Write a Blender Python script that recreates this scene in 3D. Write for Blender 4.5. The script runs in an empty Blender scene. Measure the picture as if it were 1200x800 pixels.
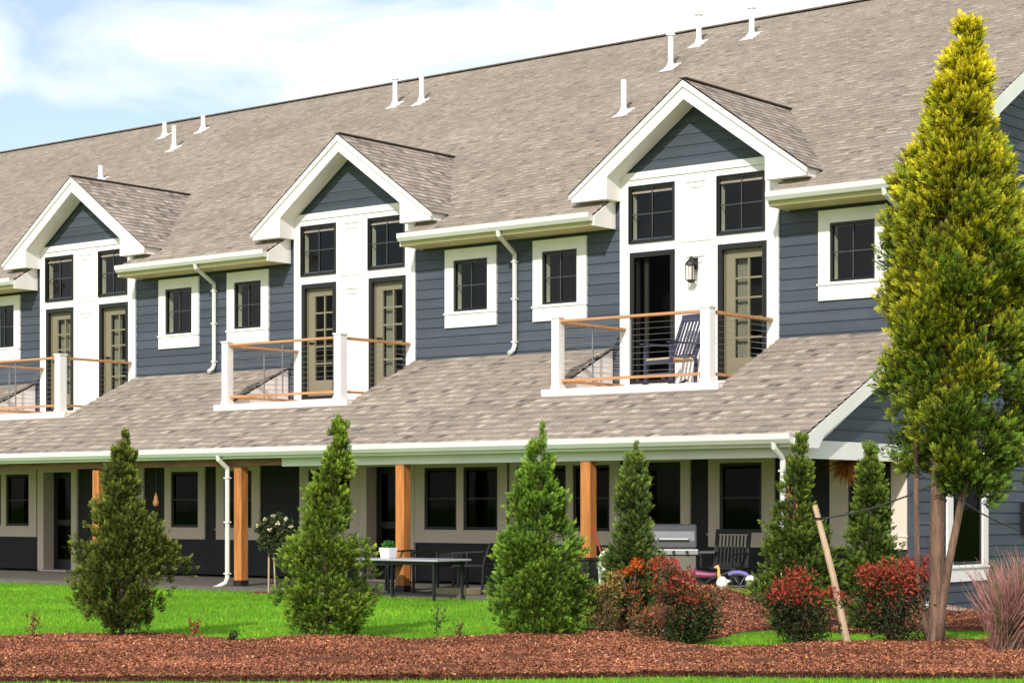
import bpy, math, random
import numpy as np
from mathutils import Vector, Matrix, noise

random.seed(7); rng = np.random.default_rng(7)
SC = bpy.context.scene
COL = SC.collection
R = math.radians

# ------------------------------------------------------------------ camera, sky, sun, exposure
cam_d = bpy.data.cameras.new('camera'); cam = bpy.data.objects.new('camera', cam_d); COL.objects.link(cam)
cam_d.sensor_width = 36; cam_d.lens = 2379.9 / 1200 * 36; cam_d.shift_y = 194 / 1200
cam_d.clip_end = 6000; cam_d.clip_start = .1
CZ = 1.35
cam.location = (0, 0, CZ); cam.rotation_euler = (R(90), 0, R(38.895))
SC.camera = cam

SUN_EL, SUN_AZ = 33, 22            # elevation, degrees towards +X from the facade normal (-Y)
sd = Vector((math.sin(R(SUN_AZ)) * math.cos(R(SUN_EL)), -math.cos(R(SUN_AZ)) * math.cos(R(SUN_EL)), math.sin(R(SUN_EL))))
sun_d = bpy.data.lights.new('sun', 'SUN'); sun = bpy.data.objects.new('sun', sun_d); COL.objects.link(sun)
sun_d.energy = 3.7; sun_d.angle = R(1.6); sun_d.color = (1, .955, .89)
sun.rotation_euler = sd.to_track_quat('Z', 'Y').to_euler(); sun.location = (0, 0, 40)

W = bpy.data.worlds.new('World'); SC.world = W; W.use_nodes = True
nt = W.node_tree; nt.nodes.clear()
def wn(t, **k):
    n = nt.nodes.new(t)
    for a, b in k.items(): setattr(n, a, b)
    return n
sky = wn('ShaderNodeTexSky', sky_type='NISHITA', sun_disc=False, sun_elevation=R(SUN_EL), sun_rotation=math.atan2(sd.x, sd.y), air_density=1.0, dust_density=.6, ozone_density=1.2)
tc = wn('ShaderNodeTexCoord'); mp = wn('ShaderNodeMapping'); mp.inputs['Scale'].default_value = (1.0, 1.0, 2.2); mp.inputs['Rotation'].default_value = (R(8), R(14), R(20))
mp.inputs['Location'].default_value = (8.2, 2.2, 4.4)
n1 = wn('ShaderNodeTexNoise'); n1.inputs['Scale'].default_value = 6.5; n1.inputs['Detail'].default_value = 9; n1.inputs['Roughness'].default_value = .52; n1.inputs['Distortion'].default_value = .6
cr = wn('ShaderNodeValToRGB'); cr.color_ramp.elements[0].position = .40; cr.color_ramp.elements[0].color = (.24, .24, .24, 1); cr.color_ramp.elements[1].position = .60
hsv = wn('ShaderNodeHueSaturation'); hsv.inputs['Saturation'].default_value = 1.12; hsv.inputs['Value'].default_value = .98; hsv.inputs['Hue'].default_value = .508
mx = wn('ShaderNodeMixRGB'); mx.inputs[2].default_value = (7.2, 7.35, 7.6, 1)
bg = wn('ShaderNodeBackground'); bg.inputs[1].default_value = .145
out = wn('ShaderNodeOutputWorld')
L = nt.links.new
L(tc.outputs['Generated'], mp.inputs[0]); L(mp.outputs[0], n1.inputs[0]); L(n1.outputs[0], cr.inputs[0]); L(cr.outputs[0], mx.inputs[0])
L(sky.outputs[0], hsv.inputs['Color']); L(hsv.outputs[0], mx.inputs[1]); L(mx.outputs[0], bg.inputs[0]); L(bg.outputs[0], out.inputs[0])

SC.view_settings.view_transform = 'Standard'; SC.view_settings.look = 'None'
SC.view_settings.exposure = 0.22; SC.view_settings.gamma = 1
SC.render.engine = 'CYCLES'
SC.cycles.transparent_max_bounces = 12; SC.cycles.max_bounces = 7

# ------------------------------------------------------------------ materials
def mat(name, col, rough=.6, var=.12, scale=6, bump=0, bscale=60, metal=0, spec=.4, stretch=None, col2=None, dirt=0):
    m = bpy.data.materials.new(name); m.use_nodes = True
    t = m.node_tree; b = t.nodes['Principled BSDF']
    b.inputs['Roughness'].default_value = rough; b.inputs['Metallic'].default_value = metal
    b.inputs['Specular IOR Level'].default_value = spec
    c = t.nodes.new('ShaderNodeTexCoord'); mpn = t.nodes.new('ShaderNodeMapping')
    if stretch: mpn.inputs['Scale'].default_value = stretch
    n = t.nodes.new('ShaderNodeTexNoise'); n.inputs['Scale'].default_value = scale; n.inputs['Detail'].default_value = 6
    n.inputs['Roughness'].default_value = .6
    r = t.nodes.new('ShaderNodeValToRGB')
    a = [max(0, x * (1 - var)) for x in col]; z = [min(1, x * (1 + var)) for x in (col2 or col)]
    r.color_ramp.elements[0].color = (*a, 1); r.color_ramp.elements[1].color = (*z, 1)
    r.color_ramp.elements[0].position = .32; r.color_ramp.elements[1].position = .68
    l = t.links.new
    l(c.outputs['Object'], mpn.inputs[0]); l(mpn.outputs[0], n.inputs[0]); l(n.outputs[0], r.inputs[0])
    src = r.outputs[0]
    if dirt:
        n3 = t.nodes.new('ShaderNodeTexNoise'); n3.inputs['Scale'].default_value = .9; n3.inputs['Detail'].default_value = 8
        rr = t.nodes.new('ShaderNodeMapRange'); rr.inputs[1].default_value = .45; rr.inputs[2].default_value = .75; rr.inputs[3].default_value = 1; rr.inputs[4].default_value = 1 - dirt
        mm = t.nodes.new('ShaderNodeVectorMath'); mm.operation = 'SCALE'
        l(c.outputs['Object'], n3.inputs[0]); l(n3.outputs[0], rr.inputs[0]); l(src, mm.inputs[0]); l(rr.outputs[0], mm.inputs['Scale']); src = mm.outputs[0]
    l(src, b.inputs['Base Color'])
    if bump:
        n2 = t.nodes.new('ShaderNodeTexNoise'); n2.inputs['Scale'].default_value = bscale; n2.inputs['Detail'].default_value = 4
        bp = t.nodes.new('ShaderNodeBump'); bp.inputs['Strength'].default_value = bump; bp.inputs['Distance'].default_value = .01
        l(mpn.outputs[0], n2.inputs[0]); l(n2.outputs[0], bp.inputs['Height']); l(bp.outputs[0], b.inputs['Normal'])
    return m

M = {}
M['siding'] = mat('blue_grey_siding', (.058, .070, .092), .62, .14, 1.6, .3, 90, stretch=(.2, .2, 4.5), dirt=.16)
M['siding_shaded'] = mat('shade_darkened_porch_siding', (.022, .023, .026), .65, .12, 1.6, .3, 90, stretch=(.2, .2, 4.5), dirt=.15)  # darker porch copy of the siding, with the porch shade put into its colour
M['white'] = mat('white_paint', (.83, .79, .76), .5, .03, 2, .15, 30, dirt=.12)
M['cream'] = mat('cream_trim_paint', (.76, .63, .54), .55, .03, 2, dirt=.06)
M['soffit'] = mat('soffit_board', (.56, .51, .27), .6, .03, 3)
M['gutter'] = mat('gutter_metal_paint', (.66, .67, .61), .32, .02, 2, dirt=.05)
M['bronze'] = mat('dark_bronze_frame', (.012, .011, .011), .4, .1)
M['muntin'] = mat('grey_muntin', (.05, .05, .05), .4, .05)
M['jamb'] = mat('pale_jamb', (.74, .72, .58), .6, .04)
M['door'] = mat('beige_door_paint', (.74, .66, .50), .5, .03)
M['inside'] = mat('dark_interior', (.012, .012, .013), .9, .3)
M['cedar'] = mat('orange_cedar', (.44, .165, .042), .6, .3, 3, .2, 40, stretch=(6, 6, .6))
M['cedar_rail'] = mat('cedar_rail', (.50, .25, .11), .6, .2, 3, .2, 40, stretch=(.6, 6, 6))
M['brown'] = mat('stained_brown_beam', (.24, .115, .065), .7, .35, 3, .3, 40, stretch=(.7, 6, 6))
M['deck'] = mat('deck_boards', (.62, .42, .28), .6, .1, 2, stretch=(1, 12, 1))
M['steel'] = mat('steel_cable', (.42, .42, .42), .3, .05, metal=.8)
M['concrete'] = mat('patio_concrete', (.12, .105, .085), .85, .18, 4, .3, 80)
M['black'] = mat('black_metal', (.014, .014, .015), .45, .2)
M['blackwood'] = mat('black_painted_wood', (.016, .016, .017), .5, .3)
M['navy'] = mat('navy_paint', (.045, .047, .085), .45, .1)
M['wicker'] = mat('woven_tan_seat', (.60, .42, .22), .7, .15, 40)
M['lampglass'] = mat('frosted_lantern_glass', (.62, .55, .50), .2, .05)
M['pvc'] = mat('white_pvc', (.82, .82, .80), .35, .02)
M['flash'] = mat('dark_ridge_cap', (.16, .13, .11), .8, .25, 8)
M['grillgrey'] = mat('grill_lid_grey', (.115, .115, .125), .35, .08, metal=.3)
M['steelflat'] = mat('brushed_steel', (.36, .35, .34), .35, .06, metal=.5)
M['grillpanel'] = mat('grill_cabinet_beige', (.13, .125, .10), .5, .08)
M['tabletop'] = mat('patio_table_top', (.42, .42, .48), .3, .05, metal=.2)
M['pink'] = mat('pink_plastic', (.22, .04, .10), .4, .05)
M['purple'] = mat('purple_plastic', (.16, .13, .36), .4, .05)
M['yellow'] = mat('ochre_paint', (.75, .45, .10), .5, .1)
M['offwhite'] = mat('off_white_cloth', (.72, .70, .64), .8, .06, 12, .3, 30)
M['red'] = mat('red_painted_shaft', (.30, .035, .02), .4, .1)
M['tan'] = mat('tan_plastic', (.30, .24, .16), .7, .1)
M['silver'] = mat('silver_frame', (.30, .30, .31), .35, .05, metal=.6)
M['bark'] = mat('reddish_bark', (.175, .105, .07), .95, .5, 7, 2.0, 26, stretch=(3, 3, .5))
M['darkbark'] = mat('dark_bark', (.09, .06, .04), .9, .3, 8, .6, 40)
M['stakewood'] = mat('weathered_stake_wood', (.46, .33, .21), .8, .2, 5, .3, 40, stretch=(4, 4, .5))
M['bluegrey'] = mat('blue_grey_glaze', (.16, .19, .26), .4, .1)
M['soil'] = mat('soil', (.06, .04, .03), .95, .3)
M['terracotta'] = mat('orange_pottery', (.34, .14, .06), .7, .2)
M['drygrass'] = mat('dry_brown_fronds', (.42, .17, .05), .8, .3, 10)

# butt joints between siding boards
for nm in ('siding', 'siding_shaded'):
    t = M[nm].node_tree; b = t.nodes['Principled BSDF']; l = t.links.new
    c = t.nodes.new('ShaderNodeTexCoord'); sx = t.nodes.new('ShaderNodeSeparateXYZ'); ad = t.nodes.new('ShaderNodeMath'); ad.operation = 'ADD'; cx = t.nodes.new('ShaderNodeCombineXYZ'); zo = t.nodes.new('ShaderNodeMath'); zo.operation = 'ADD'; zo.inputs[1].default_value = -.10 + .165 * 20
    br = t.nodes.new('ShaderNodeTexBrick'); br.offset = .37; br.squash = 1
    for k, v in dict(Scale=1, **{'Mortar Size': .0035, 'Mortar Smooth': 0, 'Brick Width': 3.66, 'Row Height': .165}).items(): br.inputs[k].default_value = v
    br.inputs['Color1'].default_value = (.86, .86, .86, 1); br.inputs['Color2'].default_value = (1.12, 1.12, 1.12, 1); br.inputs['Mortar'].default_value = (.45, .45, .45, 1)
    l(c.outputs['Object'], sx.inputs[0]); l(sx.outputs[0], ad.inputs[0]); l(sx.outputs[1], ad.inputs[1]); l(ad.outputs[0], cx.inputs[0]); l(sx.outputs[2], zo.inputs[0]); l(zo.outputs[0], cx.inputs[1]); l(cx.outputs[0], br.inputs[0])
    src = b.inputs['Base Color'].links[0].from_socket
    mm = t.nodes.new('ShaderNodeMixRGB'); mm.blend_type = 'MULTIPLY'; mm.inputs[0].default_value = 1; l(src, mm.inputs[1]); l(br.outputs[0], mm.inputs[2]); l(mm.outputs[0], b.inputs['Base Color'])

# shingles: brick pattern on UV (u metres along the eave, v in courses)
def shingle_mat():
    m = bpy.data.materials.new('asphalt_shingles'); m.use_nodes = True; t = m.node_tree; b = t.nodes['Principled BSDF']; l = t.links.new
    b.inputs['Roughness'].default_value = .95; b.inputs['Specular IOR Level'].default_value = .15
    uv = t.nodes.new('ShaderNodeUVMap'); uv.uv_map = 'UVMap'
    br = t.nodes.new('ShaderNodeTexBrick'); br.offset = .37; br.offset_frequency = 2; br.squash = .72; br.squash_frequency = 3
    for k, v in dict(Scale=1, **{'Mortar Size': .012, 'Mortar Smooth': .3, 'Bias': 0.0, 'Brick Width': .17, 'Row Height': 1.0}).items(): br.inputs[k].default_value = v
    br.inputs['Color1'].default_value = (0, 0, 0, 1); br.inputs['Color2'].default_value = (1, 1, 1, 1); br.inputs['Mortar'].default_value = (.35, .35, .35, 1)
    l(uv.outputs[0], br.inputs[0])
    r = t.nodes.new('ShaderNodeValToRGB'); e = r.color_ramp.elements
    e[0].position = 0; e[0].color = (.125, .103, .09, 1); e[1].position = 1; e[1].color = (.43, .375, .30, 1)
    for p, c in ((.25, (.32, .265, .215, 1)), (.5, (.22, .185, .158, 1)), (.75, (.37, .285, .24, 1))):
        q = e.new(p); q.color = c
    l(br.outputs['Color'], r.inputs[0])
    tcn = t.nodes.new('ShaderNodeTexCoord'); n = t.nodes.new('ShaderNodeTexNoise'); n.inputs['Scale'].default_value = .8; n.inputs['Detail'].default_value = 9; n.inputs['Roughness'].default_value = .72
    l(tcn.outputs['Object'], n.inputs[0])
    mr = t.nodes.new('ShaderNodeMapRange'); mr.inputs[1].default_value = .3; mr.inputs[2].default_value = .7; mr.inputs[3].default_value = .86; mr.inputs[4].default_value = 1.14
    l(n.outputs[0], mr.inputs[0])
    n2 = t.nodes.new('ShaderNodeTexNoise'); n2.inputs['Scale'].default_value = 35; n2.inputs['Detail'].default_value = 3
    l(tcn.outputs['Object'], n2.inputs[0])
    mr2 = t.nodes.new('ShaderNodeMapRange'); mr2.inputs[1].default_value = .3; mr2.inputs[2].default_value = .7; mr2.inputs[3].default_value = .8; mr2.inputs[4].default_value = 1.2
    l(n2.outputs[0], mr2.inputs[0])
    mu = t.nodes.new('ShaderNodeMath'); mu.operation = 'MULTIPLY'; l(mr.outputs[0], mu.inputs[0]); l(mr2.outputs[0], mu.inputs[1])
    sc = t.nodes.new('ShaderNodeVectorMath'); sc.operation = 'SCALE'; l(r.outputs[0], sc.inputs[0]); l(mu.outputs[0], sc.inputs['Scale'])
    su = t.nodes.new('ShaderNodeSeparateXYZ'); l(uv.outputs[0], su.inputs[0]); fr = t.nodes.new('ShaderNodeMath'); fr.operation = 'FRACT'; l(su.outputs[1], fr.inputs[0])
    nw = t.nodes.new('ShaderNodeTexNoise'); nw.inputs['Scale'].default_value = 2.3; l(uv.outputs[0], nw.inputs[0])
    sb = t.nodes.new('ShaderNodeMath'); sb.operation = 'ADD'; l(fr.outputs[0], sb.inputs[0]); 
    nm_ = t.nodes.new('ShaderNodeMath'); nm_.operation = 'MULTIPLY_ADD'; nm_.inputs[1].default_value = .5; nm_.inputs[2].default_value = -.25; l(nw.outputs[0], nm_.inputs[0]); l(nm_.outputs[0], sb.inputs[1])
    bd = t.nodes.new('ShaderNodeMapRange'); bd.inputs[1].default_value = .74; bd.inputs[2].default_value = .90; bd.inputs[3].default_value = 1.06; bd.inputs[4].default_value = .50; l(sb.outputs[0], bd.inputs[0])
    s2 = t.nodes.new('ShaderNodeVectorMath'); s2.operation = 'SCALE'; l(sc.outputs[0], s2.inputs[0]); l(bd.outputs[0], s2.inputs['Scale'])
    l(s2.outputs[0], b.inputs['Base Color'])
    bp = t.nodes.new('ShaderNodeBump'); bp.inputs['Strength'].default_value = .5; bp.inputs['Distance'].default_value = .012
    l(br.outputs['Color'], bp.inputs['Height']); l(bp.outputs[0], b.inputs['Normal'])
    return m
M['shingle'] = shingle_mat()

def glass_mat(name, tint, gl=1.45):
    m = bpy.data.materials.new(name); m.use_nodes = True; t = m.node_tree; t.nodes.clear(); l = t.links.new
    o = t.nodes.new('ShaderNodeOutputMaterial'); g = t.nodes.new('ShaderNodeBsdfGlossy'); g.inputs['Roughness'].default_value = .03
    tr = t.nodes.new('ShaderNodeBsdfTransparent'); tr.inputs[0].default_value = (*tint, 1)
    f = t.nodes.new('ShaderNodeFresnel'); f.inputs[0].default_value = gl; mxn = t.nodes.new('ShaderNodeMixShader')
    n = t.nodes.new('ShaderNodeTexNoise'); n.inputs['Scale'].default_value = 2.5; c = t.nodes.new('ShaderNodeTexCoord')
    bp = t.nodes.new('ShaderNodeBump'); bp.inputs['Strength'].default_value = .04; bp.inputs['Distance'].default_value = .02
    l(c.outputs['Object'], n.inputs[0]); l(n.outputs[0], bp.inputs['Height']); l(bp.outputs[0], g.inputs['Normal'])
    l(f.outputs[0], mxn.inputs[0]); l(tr.outputs[0], mxn.inputs[1]); l(g.outputs[0], mxn.inputs[2]); l(mxn.outputs[0], o.inputs[0])
    return m
M['glass'] = glass_mat('window_glass', (.86, .88, .84), 1.38); M['dimglass'] = glass_mat('screened_window_glass', (.35, .35, .35), 1.16); M['doorscreen'] = glass_mat('fine_door_screen', (.55, .55, .52), 1.1); M['screen'] = glass_mat('dark_insect_screen', (.2, .2, .2), 1.1)

def leaf_mat(name, trans=.28, rough=.8):
    m = bpy.data.materials.new(name); m.use_nodes = True; t = m.node_tree; b = t.nodes['Principled BSDF']; l = t.links.new
    o = t.nodes['Material Output']
    at = t.nodes.new('ShaderNodeAttribute'); at.attribute_name = 'tint'
    n = t.nodes.new('ShaderNodeTexNoise'); n.inputs['Scale'].default_value = 14; c = t.nodes.new('ShaderNodeTexCoord'); l(c.outputs['Object'], n.inputs[0])
    mr = t.nodes.new('ShaderNodeMapRange'); mr.inputs[1].default_value = .3; mr.inputs[2].default_value = .7; mr.inputs[3].default_value = .78; mr.inputs[4].default_value = 1.22
    l(n.outputs[0], mr.inputs[0])
    sc = t.nodes.new('ShaderNodeVectorMath'); sc.operation = 'SCALE'; l(at.outputs['Color'], sc.inputs[0]); l(mr.outputs[0], sc.inputs['Scale'])
    l(sc.outputs[0], b.inputs['Base Color']); b.inputs['Roughness'].default_value = rough; b.inputs['Specular IOR Level'].default_value = .08
    tl = t.nodes.new('ShaderNodeBsdfTranslucent'); l(sc.outputs[0], tl.inputs[0])
    ms = t.nodes.new('ShaderNodeMixShader'); ms.inputs[0].default_value = trans
    l(b.outputs[0], ms.inputs[1]); l(tl.outputs[0], ms.inputs[2]); l(ms.outputs[0], o.inputs[0])
    return m
M['leaf'] = leaf_mat('foliage'); M['chip'] = leaf_mat('bark_chips', 0, .9); M['blade'] = leaf_mat('grass_blades', .3, .55)

def ground_mat(name, ramp, scale, bump, fine):
    m = bpy.data.materials.new(name); m.use_nodes = True; t = m.node_tree; b = t.nodes['Principled BSDF']; l = t.links.new
    b.inputs['Roughness'].default_value = .95; b.inputs['Specular IOR Level'].default_value = .1
    c = t.nodes.new('ShaderNodeTexCoord')
    n = t.nodes.new('ShaderNodeTexNoise'); n.inputs['Scale'].default_value = scale; n.inputs['Detail'].default_value = 10; n.inputs['Roughness'].default_value = .7
    n2 = t.nodes.new('ShaderNodeTexNoise'); n2.inputs['Scale'].default_value = fine; n2.inputs['Detail'].default_value = 3; n2.inputs['Roughness'].default_value = .7
    l(c.outputs['Object'], n.inputs[0]); l(c.outputs['Object'], n2.inputs[0])
    ad = t.nodes.new('ShaderNodeMath'); ad.operation = 'ADD'; h = t.nodes.new('ShaderNodeMath'); h.operation = 'MULTIPLY'; h.inputs[1].default_value = .5
    l(n.outputs[0], ad.inputs[0]); l(n2.outputs[0], ad.inputs[1]); l(ad.outputs[0], h.inputs[0])
    r = t.nodes.new('ShaderNodeValToRGB'); e = r.color_ramp.elements
    e[0].position = ramp[0][0]; e[0].color = (*ramp[0][1], 1); e[1].position = ramp[-1][0]; e[1].color = (*ramp[-1][1], 1)
    for p, cc in ramp[1:-1]: q = e.new(p); q.color = (*cc, 1)
    l(h.outputs[0], r.inputs[0]); l(r.outputs[0], b.inputs['Base Color'])
    bp = t.nodes.new('ShaderNodeBump'); bp.inputs['Strength'].default_value = bump; bp.inputs['Distance'].default_value = .05
    l(n2.outputs[0], bp.inputs['Height']); l(bp.outputs[0], b.inputs['Normal'])
    return m
M['lawn'] = ground_mat('lawn_grass', [(.3, (.09, .21, .014)), (.5, (.15, .34, .022)), (.7, (.23, .42, .04))], .8, .7, 45)
M['mulch'] = ground_mat('bark_mulch', [(.33, (.07, .026, .015)), (.5, (.19, .075, .045)), (.66, (.32, .14, .085))], 9, 1.0, 55)

# ------------------------------------------------------------------ mesh builder and naming
def root_loc(o):
    while o.parent: o = o.parent
    return o.location
class MB:
    def __init__(s): s.v = []; s.f = []; s.uv = {}; s.sm = []
    def face(s, pts, uv=None):
        i = len(s.v); s.v += [tuple(p) for p in pts]; s.f.append(tuple(range(i, i + len(pts))))
        if uv: s.uv[len(s.f) - 1] = uv
        return s
    def raw(s, vs, fs):
        i = len(s.v); s.v += [tuple(p) for p in vs]; s.f += [tuple(a + i for a in f) for f in fs]; return s
    def box(s, x0, x1, y0, y1, z0, z1):
        return s.raw([(x0, y0, z0), (x1, y0, z0), (x1, y1, z0), (x0, y1, z0), (x0, y0, z1), (x1, y0, z1), (x1, y1, z1), (x0, y1, z1)],
                     [(0, 3, 2, 1), (4, 5, 6, 7), (0, 1, 5, 4), (1, 2, 6, 5), (2, 3, 7, 6), (3, 0, 4, 7)])
    def bar(s, a, b, w, h=None, n=4, up=(0, 0, 1), r1=None):
        a, b = Vector(a), Vector(b); d = (b - a).normalized(); u = Vector(up)
        if abs(d.dot(u)) > .98: u = Vector((0, 1, 0))
        x = d.cross(u).normalized(); y = x.cross(d).normalized(); h = h or w
        vs = []
        for p, k in ((a, 1), (b, (r1 / w if r1 else 1))):
            if n == 4: vs += [p + x * sx * w / 2 * k + y * sy * h / 2 * k for sx, sy in ((-1, -1), (1, -1), (1, 1), (-1, 1))]
            else: vs += [p + x * math.cos(2 * math.pi * i / n) * w / 2 * k + y * math.sin(2 * math.pi * i / n) * h / 2 * k for i in range(n)]
        fs = [(i, (i + 1) % n, (i + 1) % n + n, i + n) for i in range(n)] + [tuple(reversed(range(n))), tuple(range(n, 2 * n))]
        return s.raw(vs, fs)
    def tube(s, pts, rad, n=8):
        pts = [Vector(p) for p in pts]; rs = rad if isinstance(rad, (list, tuple)) else [rad] * len(pts)
        vs = []; X = None
        for i, p in enumerate(pts):
            d = (pts[min(i + 1, len(pts) - 1)] - pts[max(i - 1, 0)]).normalized()
            u = Vector((0, 0, 1)) if abs(d.z) < .9 else Vector((0, 1, 0))
            if X is None: X = d.cross(u).normalized()
            else: X = (X - d * X.dot(d)).normalized()
            Y = d.cross(X)
            vs += [p + (X * math.cos(2 * math.pi * k / n) + Y * math.sin(2 * math.pi * k / n)) * rs[i] for k in range(n)]
        fs = [(i * n + k, i * n + (k + 1) % n, (i + 1) * n + (k + 1) % n, (i + 1) * n + k) for i in range(len(pts) - 1) for k in range(n)]
        fs += [tuple(reversed(range(n))), tuple(range((len(pts) - 1) * n, len(pts) * n))]
        return s.raw(vs, fs)
    def prism_y(s, poly, y0, y1):     # poly: (x,z) list
        n = len(poly); vs = [(x, y0, z) for x, z in poly] + [(x, y1, z) for x, z in poly]
        return s.raw(vs, [tuple(range(n)), tuple(reversed(range(n, 2 * n)))] + [(i, i + n, (i + 1) % n + n, (i + 1) % n) for i in range(n)])
    def prism_x(s, poly, x0, x1):     # poly: (y,z) list
        n = len(poly); vs = [(x0, y, z) for y, z in poly] + [(x1, y, z) for y, z in poly]
        return s.raw(vs, [tuple(reversed(range(n))), tuple(range(n, 2 * n))] + [(i, (i + 1) % n, (i + 1) % n + n, i + n) for i in range(n)])
    def lathe(s, c, prof, n=14):
        vs = [(c[0] + r * math.cos(2 * math.pi * k / n), c[1] + r * math.sin(2 * math.pi * k / n), c[2] + z) for r, z in prof for k in range(n)]
        return s.raw(vs, [(i * n + k, i * n + (k + 1) % n, (i + 1) * n + (k + 1) % n, (i + 1) * n + k) for i in range(len(prof) - 1) for k in range(n)] + [tuple(reversed(range(n))), tuple(range((len(prof) - 1) * n, len(prof) * n))])
    def build(s, name, m, parent=None, smooth=False, bevel=0):
        me = bpy.data.meshes.new(name)
        o = Vector(root_loc(parent)) if parent else Vector((0, 0, 0))
        me.from_pydata([(x - o.x, y - o.y, z - o.z) for x, y, z in s.v], [], s.f)
        if s.uv:
            ul = me.uv_layers.new(name='UVMap')
            for fi, uv in s.uv.items():
                for li, c in zip(me.polygons[fi].loop_indices, uv): ul.data[li].uv = c
        me.materials.append(M[m] if isinstance(m, str) else m)
        if smooth: me.polygons.foreach_set('use_smooth', [True] * len(me.polygons))
        me.update()
        ob = bpy.data.objects.new(name, me); COL.objects.link(ob)
        if parent: ob.parent = parent
        if bevel:
            bv = ob.modifiers.new('bevel', 'BEVEL'); bv.width = bevel; bv.segments = 2; bv.limit_method = 'ANGLE'
        return ob
def thing(name, label, cat, loc=(0, 0, 0), rz=0, group=None):
    o = bpy.data.objects.new(name, None); COL.objects.link(o); o.location = loc; o.rotation_euler = (0, 0, rz)
    o['label'] = label; o['category'] = cat
    if group: o['group'] = group
    return o
def tag(o, label, cat, group=None):
    o['label'] = label; o['category'] = cat
    if group: o['group'] = group
    return o

# ------------------------------------------------------------------ terrain
def sstep(a, b, x):
    t = min(1, max(0, (x - a) / (b - a))); return t * t * (3 - 2 * t)
def H(x, y):
    h = .27 * sstep(-17.4, -15.4, x) * (1 - sstep(-14.6, -12.2, x)) * sstep(18.6, 21.6, y) * (1 - sstep(23, 26, y))
    h += .10 * (1 - sstep(-14.6, -12.2, x)) * sstep(-20.5, -17, x) * sstep(20, 22, y) * 0
    d = sstep(-14.6, -13.2, x) * (max(0, min(y, 26.9) - 19.5) * -.02 + max(0, min(y, 36) - 26.9) * -.15)
    d -= .11 * sstep(-13.75, -12.7, x) * sstep(20.6, 23, y) * (1 - sstep(33, 40, y))
    return h + d
def axis(core0, core1, step, far):
    a = list(np.arange(core0, core1 + 1e-6, step)); lo = []; hi = []; d = step
    while a[-1] < far: d *= 1.6; a.append(a[-1] + d)
    d = step
    while a[0] > -far: d *= 1.6; a.insert(0, a[0] - d)
    return a
xs, ys = axis(-26, -2, .4, 2500), axis(6, 34, .4, 2500)
mb = MB()
mb.v = [(x, y, H(x, y)) for y in ys for x in xs]; nx = len(xs)
mb.f = [(j * nx + i, j * nx + i + 1, (j + 1) * nx + i + 1, (j + 1) * nx + i) for j in range(len(ys) - 1) for i in range(nx - 1)]
g = mb.build('lawn', 'lawn', smooth=True); g['kind'] = 'structure'

# image-space helper used only to measure the beds' world outlines from the survey of the photograph
F = 2379.9; cs, sn = math.cos(R(38.895)), math.sin(R(38.895))
def gp(u, v, z=0):
    t = (CZ - z) * F / (v - 594); k = (u - 600) / F
    return Vector((t * (-sn + k * cs), t * (cs + k * sn), z))
def at(u, y):
    k = (u - 600) / F; return y * (-sn + k * cs) / (cs + k * sn)
def fill_bed(name, poly, lift, res=.16):
    P = [(p.x, p.y) for p in poly]
    def inside(x, y):
        c = False; j = len(P) - 1
        for i in range(len(P)):
            if (P[i][1] > y) != (P[j][1] > y) and x < (P[j][0] - P[i][0]) * (y - P[i][1]) / (P[j][1] - P[i][1]) + P[i][0]: c = not c
            j = i
        return c
    x0, x1 = min(p[0] for p in P), max(p[0] for p in P); y0, y1 = min(p[1] for p in P), max(p[1] for p in P)
    nxx, nyy = int((x1 - x0) / res) + 2, int((y1 - y0) / res) + 2
    idx = {}; mb = MB()
    def vid(i, j):
        if (i, j) not in idx:
            x, y = x0 + i * res, y0 + j * res
            idx[(i, j)] = len(mb.v)
            jx, jy = noise.noise((x * 3, y * 3, 0)) * .08, noise.noise((x * 3, y * 3, 9)) * .08
            inn = all(inside(x + a, y + b) for a, b in ((.22, 0), (-.22, 0), (0, .22), (0, -.22)))
            mb.v.append((x + jx, y + jy, H(x, y) + (lift + .035 * noise.noise((x * 1.7, y * 1.7, 3)) + .02 * noise.noise((x * 6, y * 6, 3)) if inn else -.03)))
        return idx[(i, j)]
    cells = []
    for i in range(nxx):
        for j in range(nyy):
            if inside(x0 + (i + .5) * res, y0 + (j + .5) * res):
                mb.f.append((vid(i, j), vid(i + 1, j), vid(i + 1, j + 1), vid(i, j + 1))); cells.append((x0 + i * res, y0 + j * res))
    o = mb.build(name, 'mulch', smooth=True); o['kind'] = 'structure'
    return cells, res
far = [(-260, 750), (0, 752), (70, 748), (150, 748), (200, 748), (280, 756), (350, 750), (420, 750), (480, 755), (580, 749), (650, 746), (690, 742), (740, 748), (800, 762), (870, 764), (960, 757), (1060, 757), (1110, 754), (1200, 756), (1500, 764)]
near = [(1500, 803), (1200, 796), (1000, 796), (800, 794), (600, 797), (300, 800), (0, 800), (-260, 804)]
cellsA = fill_bed('mulch_bed', [gp(*p) for p in far] + [gp(*p) for p in near], .05)
# bed along the porch end, defined in plan
bedB = [gp(*q) for q in ((688, 736), (735, 748), (790, 757), (840, 753), (880, 743), (925, 738), (985, 744), (1045, 744), (1110, 738), (1180, 737), (1330, 737))] + [Vector(p) for p in ((-7.5, 33, 0), (-13.66, 33, 0), (-13.66, 22.45, 0), (-17.0, 22.45, 0))] + [gp(672, 704), gp(684, 715)]
cellsB = fill_bed('mulch_bed', bedB, .045)

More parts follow.
